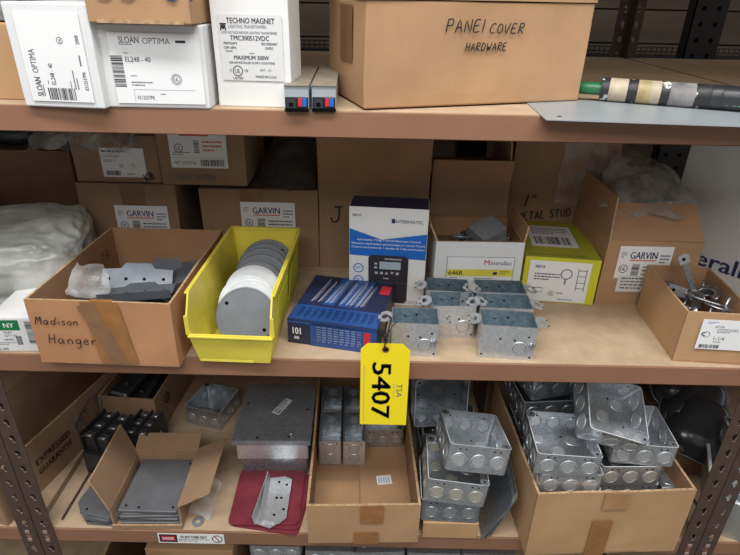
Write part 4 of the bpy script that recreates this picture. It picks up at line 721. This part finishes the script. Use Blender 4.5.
o=q.build('paper_slip'); o.location=(p.x,p.y,Z+.0082); o.rotation_euler=(0,0,R(8)); tag(o,'small white printed slip on the bottom of the long carton','paper slip')
# middle right pile of steel boxes
carton('cardboard_pad','flat tan cardboard block under the leaning pile of steel boxes','box',(.118,-.004,Z),0,.112,.13,.045,'card_yel',.001,tape=None)
G='steel boxes piled between the two big cartons'
put(sl,'lowest steel box of the pile, resting on the tan cardboard block','electrical box',(.172,.058,Z+.0466),(0,0,-2),G)
put(sy,'middle steel box of the pile, with dusty knockouts on its front','electrical box',(.176,.048,Z+.1090),(0,5,-3),G)
put(sb,'topmost open steel box of the pile right of the yellow tag','electrical box',(.204,.052,Z+.1800),(-8,8,2),G)
for i,(x,y,z,rot,l,pp) in enumerate([(.185,.21,.0004,(0,0,3),'steel box on the shelf behind the pile',sl),(.19,.225,.059,(0,0,-6),'second steel box up in the stack behind the pile',sl),(.185,.355,.0004,(0,0,6),'rear steel box on the shelf behind the pile',sl),(.185,.355,.059,(0,0,-4),'rear steel box one layer up behind the pile',sl),(.19,.355,.118,(0,0,8),'rear steel box two layers up behind the pile',sl)]):
    put(pp,l,'electrical box',(x,y,Z+z),rot,G+', back')
put(sl,'steel box standing on edge with its knockout base facing out, top of the pile back','electrical box',(.160,.250,Z+.119+.062),(90-8+0,0,4),G)
put(s4,'steel box standing on edge against the long carton, beside the pile','electrical box',(.150,.150,Z+.053),(0,78,-4),G)
for i,(x,a,l) in enumerate(((.240,24,'leftmost of three grey plates leaning on the big steel-filled carton'),(.250,21,'middle of three grey plates leaning on the big steel-filled carton'),(.259,19,'rightmost of three grey plates leaning on the big steel-filled carton'))):
    mb=MB(); mb.prism([(-.002,0),(.13,0),(.135,.01),(.135,.118),(.125,.125),(.008,.125),(-.002,.115)],-.0012,.0012,'galv_dark',plane((0,0,0),(0,1,0),(0,0,1))); mb.disc(.02,.02,.003,'hole',plane((-.0013,0,0),(0,1,0),(0,0,1)),.0002)
    o=mb.build('cover_plate'); o.location=(x,-.004+.004*i,Z+.0005); o.rotation_euler=(0,R(a),R(-3)); tag(o,l,'cover plate','grey plates leaning on the big carton')
# big carton of steel boxes
M=opencarton('open_carton','large brown carton heaped with square steel boxes, lower right','box',(.321,-.039,Z),R(3.2),.306,.335,.171,'card_yel','card_in',.005,{},.0018)
for a in ((.128,.178,.128,.1715),(.118,.158,.0,.098)): q=MB(); q.box(a[0],a[1],-.0034,-.0028,a[2],a[3],'tape_faint' if a[2]>.1 else 'tape'); q.build('packing_tape',M)
G='square steel boxes heaped in the large carton'
hb=steel_box('square_box',h=.048); hl=steel_box('square_box',h=.048,m='galv_dark',mk='galv'); hy=steel_box('square_box',h=.048,mk='yellow_zinc')
cols=[(.386,.040,2,4,'front left'),(.510,.062,4,3,'front right'),(.388,.185,0,4,'back left'),(.510,.190,3,4,'back right')]
for c,(x,y,a,n,nm) in enumerate(cols):
    for k in range(n):
        put((hb,hl,hl)[(c+k)%3],'steel box in the %s layer of the %s column inside the large carton'%(('bottom','second','third','fourth')[k],nm),'electrical box',(x+random.uniform(-.004,.004),y+random.uniform(-.003,.003),Z+.0056+k*.0496),(0,0,a+random.uniform(-3,3)),G)
ZK=Z+.0056
put(hb,'open steel box at the front left, topmost of its column in the large carton','electrical box',(.374,.036,ZK+4*.0496),(0,1,-3),G)
put(hy,'steel box with dusty pale knockouts at the front middle of the large carton heap','electrical box',(.506,.062,ZK+3*.0496),(0,0,2),G)
put(hb,'open steel box on the right of the heap, stacked over the dusty one','electrical box',(.528,.066,ZK+4*.0496),(0,0,-4),G)
put(hb,'open steel box tilted up on end, highest of the heap in the large carton','electrical box',(.455,.062,ZK+5*.0496+.020),(26,17,-2),G)
put(hl,'steel box on edge at the right front corner inside the large carton','electrical box',(.592,.082,Z+.066),(0,90-4,5),G)
put(hl,'second steel box on edge stacked above the right front corner one','electrical box',(.590,.080,Z+.128),(0,20,5),G) if 0 else None
put(hl,'steel box at the back left of the heap, one layer above the rim','electrical box',(.375,.188,ZK+4*.0496),(0,0,6),G)
put(hl,'steel box at the very back left of the heap, two layers above the rim','electrical box',(.380,.200,ZK+5*.0496),(0,0,14),G)
put(hl,'steel box at the back middle of the heap in shadow','electrical box',(.508,.196,ZK+4*.0496),(0,0,-8),G)
# black pans at the right
def pan():
    t=thing('black_pan','p','cover'); mb=MB(); L=[]
    prof=[(.135,.165,.0),(.165,.195,.004),(.168,.198,.010),(.150,.180,.012),(.140,.170,.030),(.110,.140,.046),(.06,.09,.052)]
    mb.loops([rrect(a,b,min(a,b)*.32,z,6) for a,b,z in prof],'black_gloss',ID,False,True,True); mb.loops([rrect(a-.004,b-.004,min(a,b)*.31,z-.002,6) for a,b,z in prof],'black_gloss',ID,False,True,True); mb.build('pan_shell',t)
    mb=MB(); P=rrect(.168,.198,.05,.007,6); mb.tube([(p[0],p[1],p[2]) for p in P]+[P[0]],.0026,'pan_rim_highlight',seg=6); mb.build('rolled_rim',t); return t  # rim coloured pale as a painted edge highlight
pn=pan(); pn.scale=(.84,.84,.84)
for i,(x,y,z,rot,l) in enumerate([(.80,.38,.095,(12,10,-20),'black pan lowest of the nested pile behind the right upright'),(.775,.235,.100,(30,14,-25),'black pan third from the top of the nested pile at the right'),(.785,.285,.125,(32,16,-25),'black pan second from the top of the nested pile at the right'),(.778,.335,.155,(34,14,-22),'black pan topmost of the nested pile below the middle shelf')]): put(pn,l,'cover',(x,y,Z+z),rot,'black pans piled at the right')
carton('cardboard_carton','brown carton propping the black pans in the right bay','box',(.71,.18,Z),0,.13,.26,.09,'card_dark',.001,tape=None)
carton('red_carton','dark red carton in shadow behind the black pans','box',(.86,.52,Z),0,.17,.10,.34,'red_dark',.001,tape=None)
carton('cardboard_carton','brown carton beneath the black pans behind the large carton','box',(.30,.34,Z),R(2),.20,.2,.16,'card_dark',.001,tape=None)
# right-hand neighbour: white bin and steel boxes
t=thing('white_bin','white round-cornered plastic bin at the lower right corner','bin',(.862,.082,Z),R(-25)); mb=MB(); w,d,h=.245,.24,.108
mb.loops([rrect(w-.02,d-.02,.03,0,6),rrect(w,d,.035,h-.004,6),rrect(w+.008,d+.008,.038,h-.002,6),rrect(w+.008,d+.008,.038,h,6),rrect(w-.006,d-.006,.033,h,6),rrect(w-.026,d-.026,.028,.004,6)],'bin_white',ID,True,True,True); mb.build('bin_shell',t)
G='steel boxes in the white bin'
put(sl,'steel box low in the white bin at the right edge','electrical box',(.85,.105,Z+.006),(0,0,-25),G); put(sb,'steel box second up in the white bin at the right edge','electrical box',(.85,.11,Z+.062),(0,0,-20),G); put(sb,'steel box heaped highest in the white bin at the right edge','electrical box',(.845,.12,Z+.118),(4,-6,-10),G)
# ================================================================== BOTTOM SHELF
Z=ZB
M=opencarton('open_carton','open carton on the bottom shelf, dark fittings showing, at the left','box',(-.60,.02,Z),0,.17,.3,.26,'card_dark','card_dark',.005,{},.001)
carton('cardboard_carton','closed tan carton on the bottom shelf under the warning sticker','box',(-.50,.06,Z),0,.20,.3,.285,'card_yel',.001,tape=None)
bx=[(-.205,.13,'broad grey steel box top under the red sheets on the bottom shelf'),(-.075,.12,'grey steel box top right of the broad one on the bottom shelf'),(.03,.12,'steel box on the bottom shelf beneath the long carton'),(.160,.12,'steel box on the bottom shelf below the pile of boxes'),(.285,.12,'rightmost visible steel box on the bottom shelf')]
for x,y,l in bx:
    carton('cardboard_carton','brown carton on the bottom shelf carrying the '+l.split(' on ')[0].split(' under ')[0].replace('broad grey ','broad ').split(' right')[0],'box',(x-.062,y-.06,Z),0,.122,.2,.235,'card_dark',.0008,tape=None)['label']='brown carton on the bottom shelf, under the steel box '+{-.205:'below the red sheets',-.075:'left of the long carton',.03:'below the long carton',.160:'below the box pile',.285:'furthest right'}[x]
    put(sb,l,'electrical box',(x,y,Z+.2365+.054),(180,0,0) if x!=.03 else (180,0,3),'steel boxes showing on the bottom shelf')
# ================================================================== LIGHT AND CAMERA
wd=bpy.data.worlds.new('World'); SC.world=wd; wd.use_nodes=True; bg=wd.node_tree.nodes['Background']; bg.inputs['Color'].default_value=(.93,.96,1,1); bg.inputs['Strength'].default_value=WORLD
def area(name,loc,tgt,sx,sy,e,col=(1,.995,.985)):
    l=bpy.data.lights.new(name,'AREA'); l.shape='RECTANGLE'; l.size=sx; l.size_y=sy; l.energy=e; l.color=col
    o=bpy.data.objects.new(name,l); COL.objects.link(o); o.location=loc; o.rotation_euler=(Vector(tgt)-Vector(loc)).to_track_quat('-Z','Y').to_euler(); return o
for L in LIGHTS: area(*L)
cd=bpy.data.cameras.new('Camera'); co=bpy.data.objects.new('Camera',cd); COL.objects.link(co); SC.camera=co
cd.sensor_width=36; cd.lens=36*FPX/740; cd.clip_start=.02; cd.clip_end=50
Mc=Matrix.Identity(4)
for i in range(3): Mc[i][0]=RT[i]; Mc[i][1]=UP[i]; Mc[i][2]=-FW[i]; Mc[i][3]=CAM[i]
co.matrix_world=Mc
if '_b' in r1: del r1['_b'],r2['_b'],r3['_b']
vs=SC.view_settings; vs.view_transform='Standard'; vs.look='None'; vs.gamma=1; vs.use_curve_mapping=False; vs.exposure=EXPO
for o in list(bpy.data.objects):
    if o.name in ('square_box','gang_box'): pass
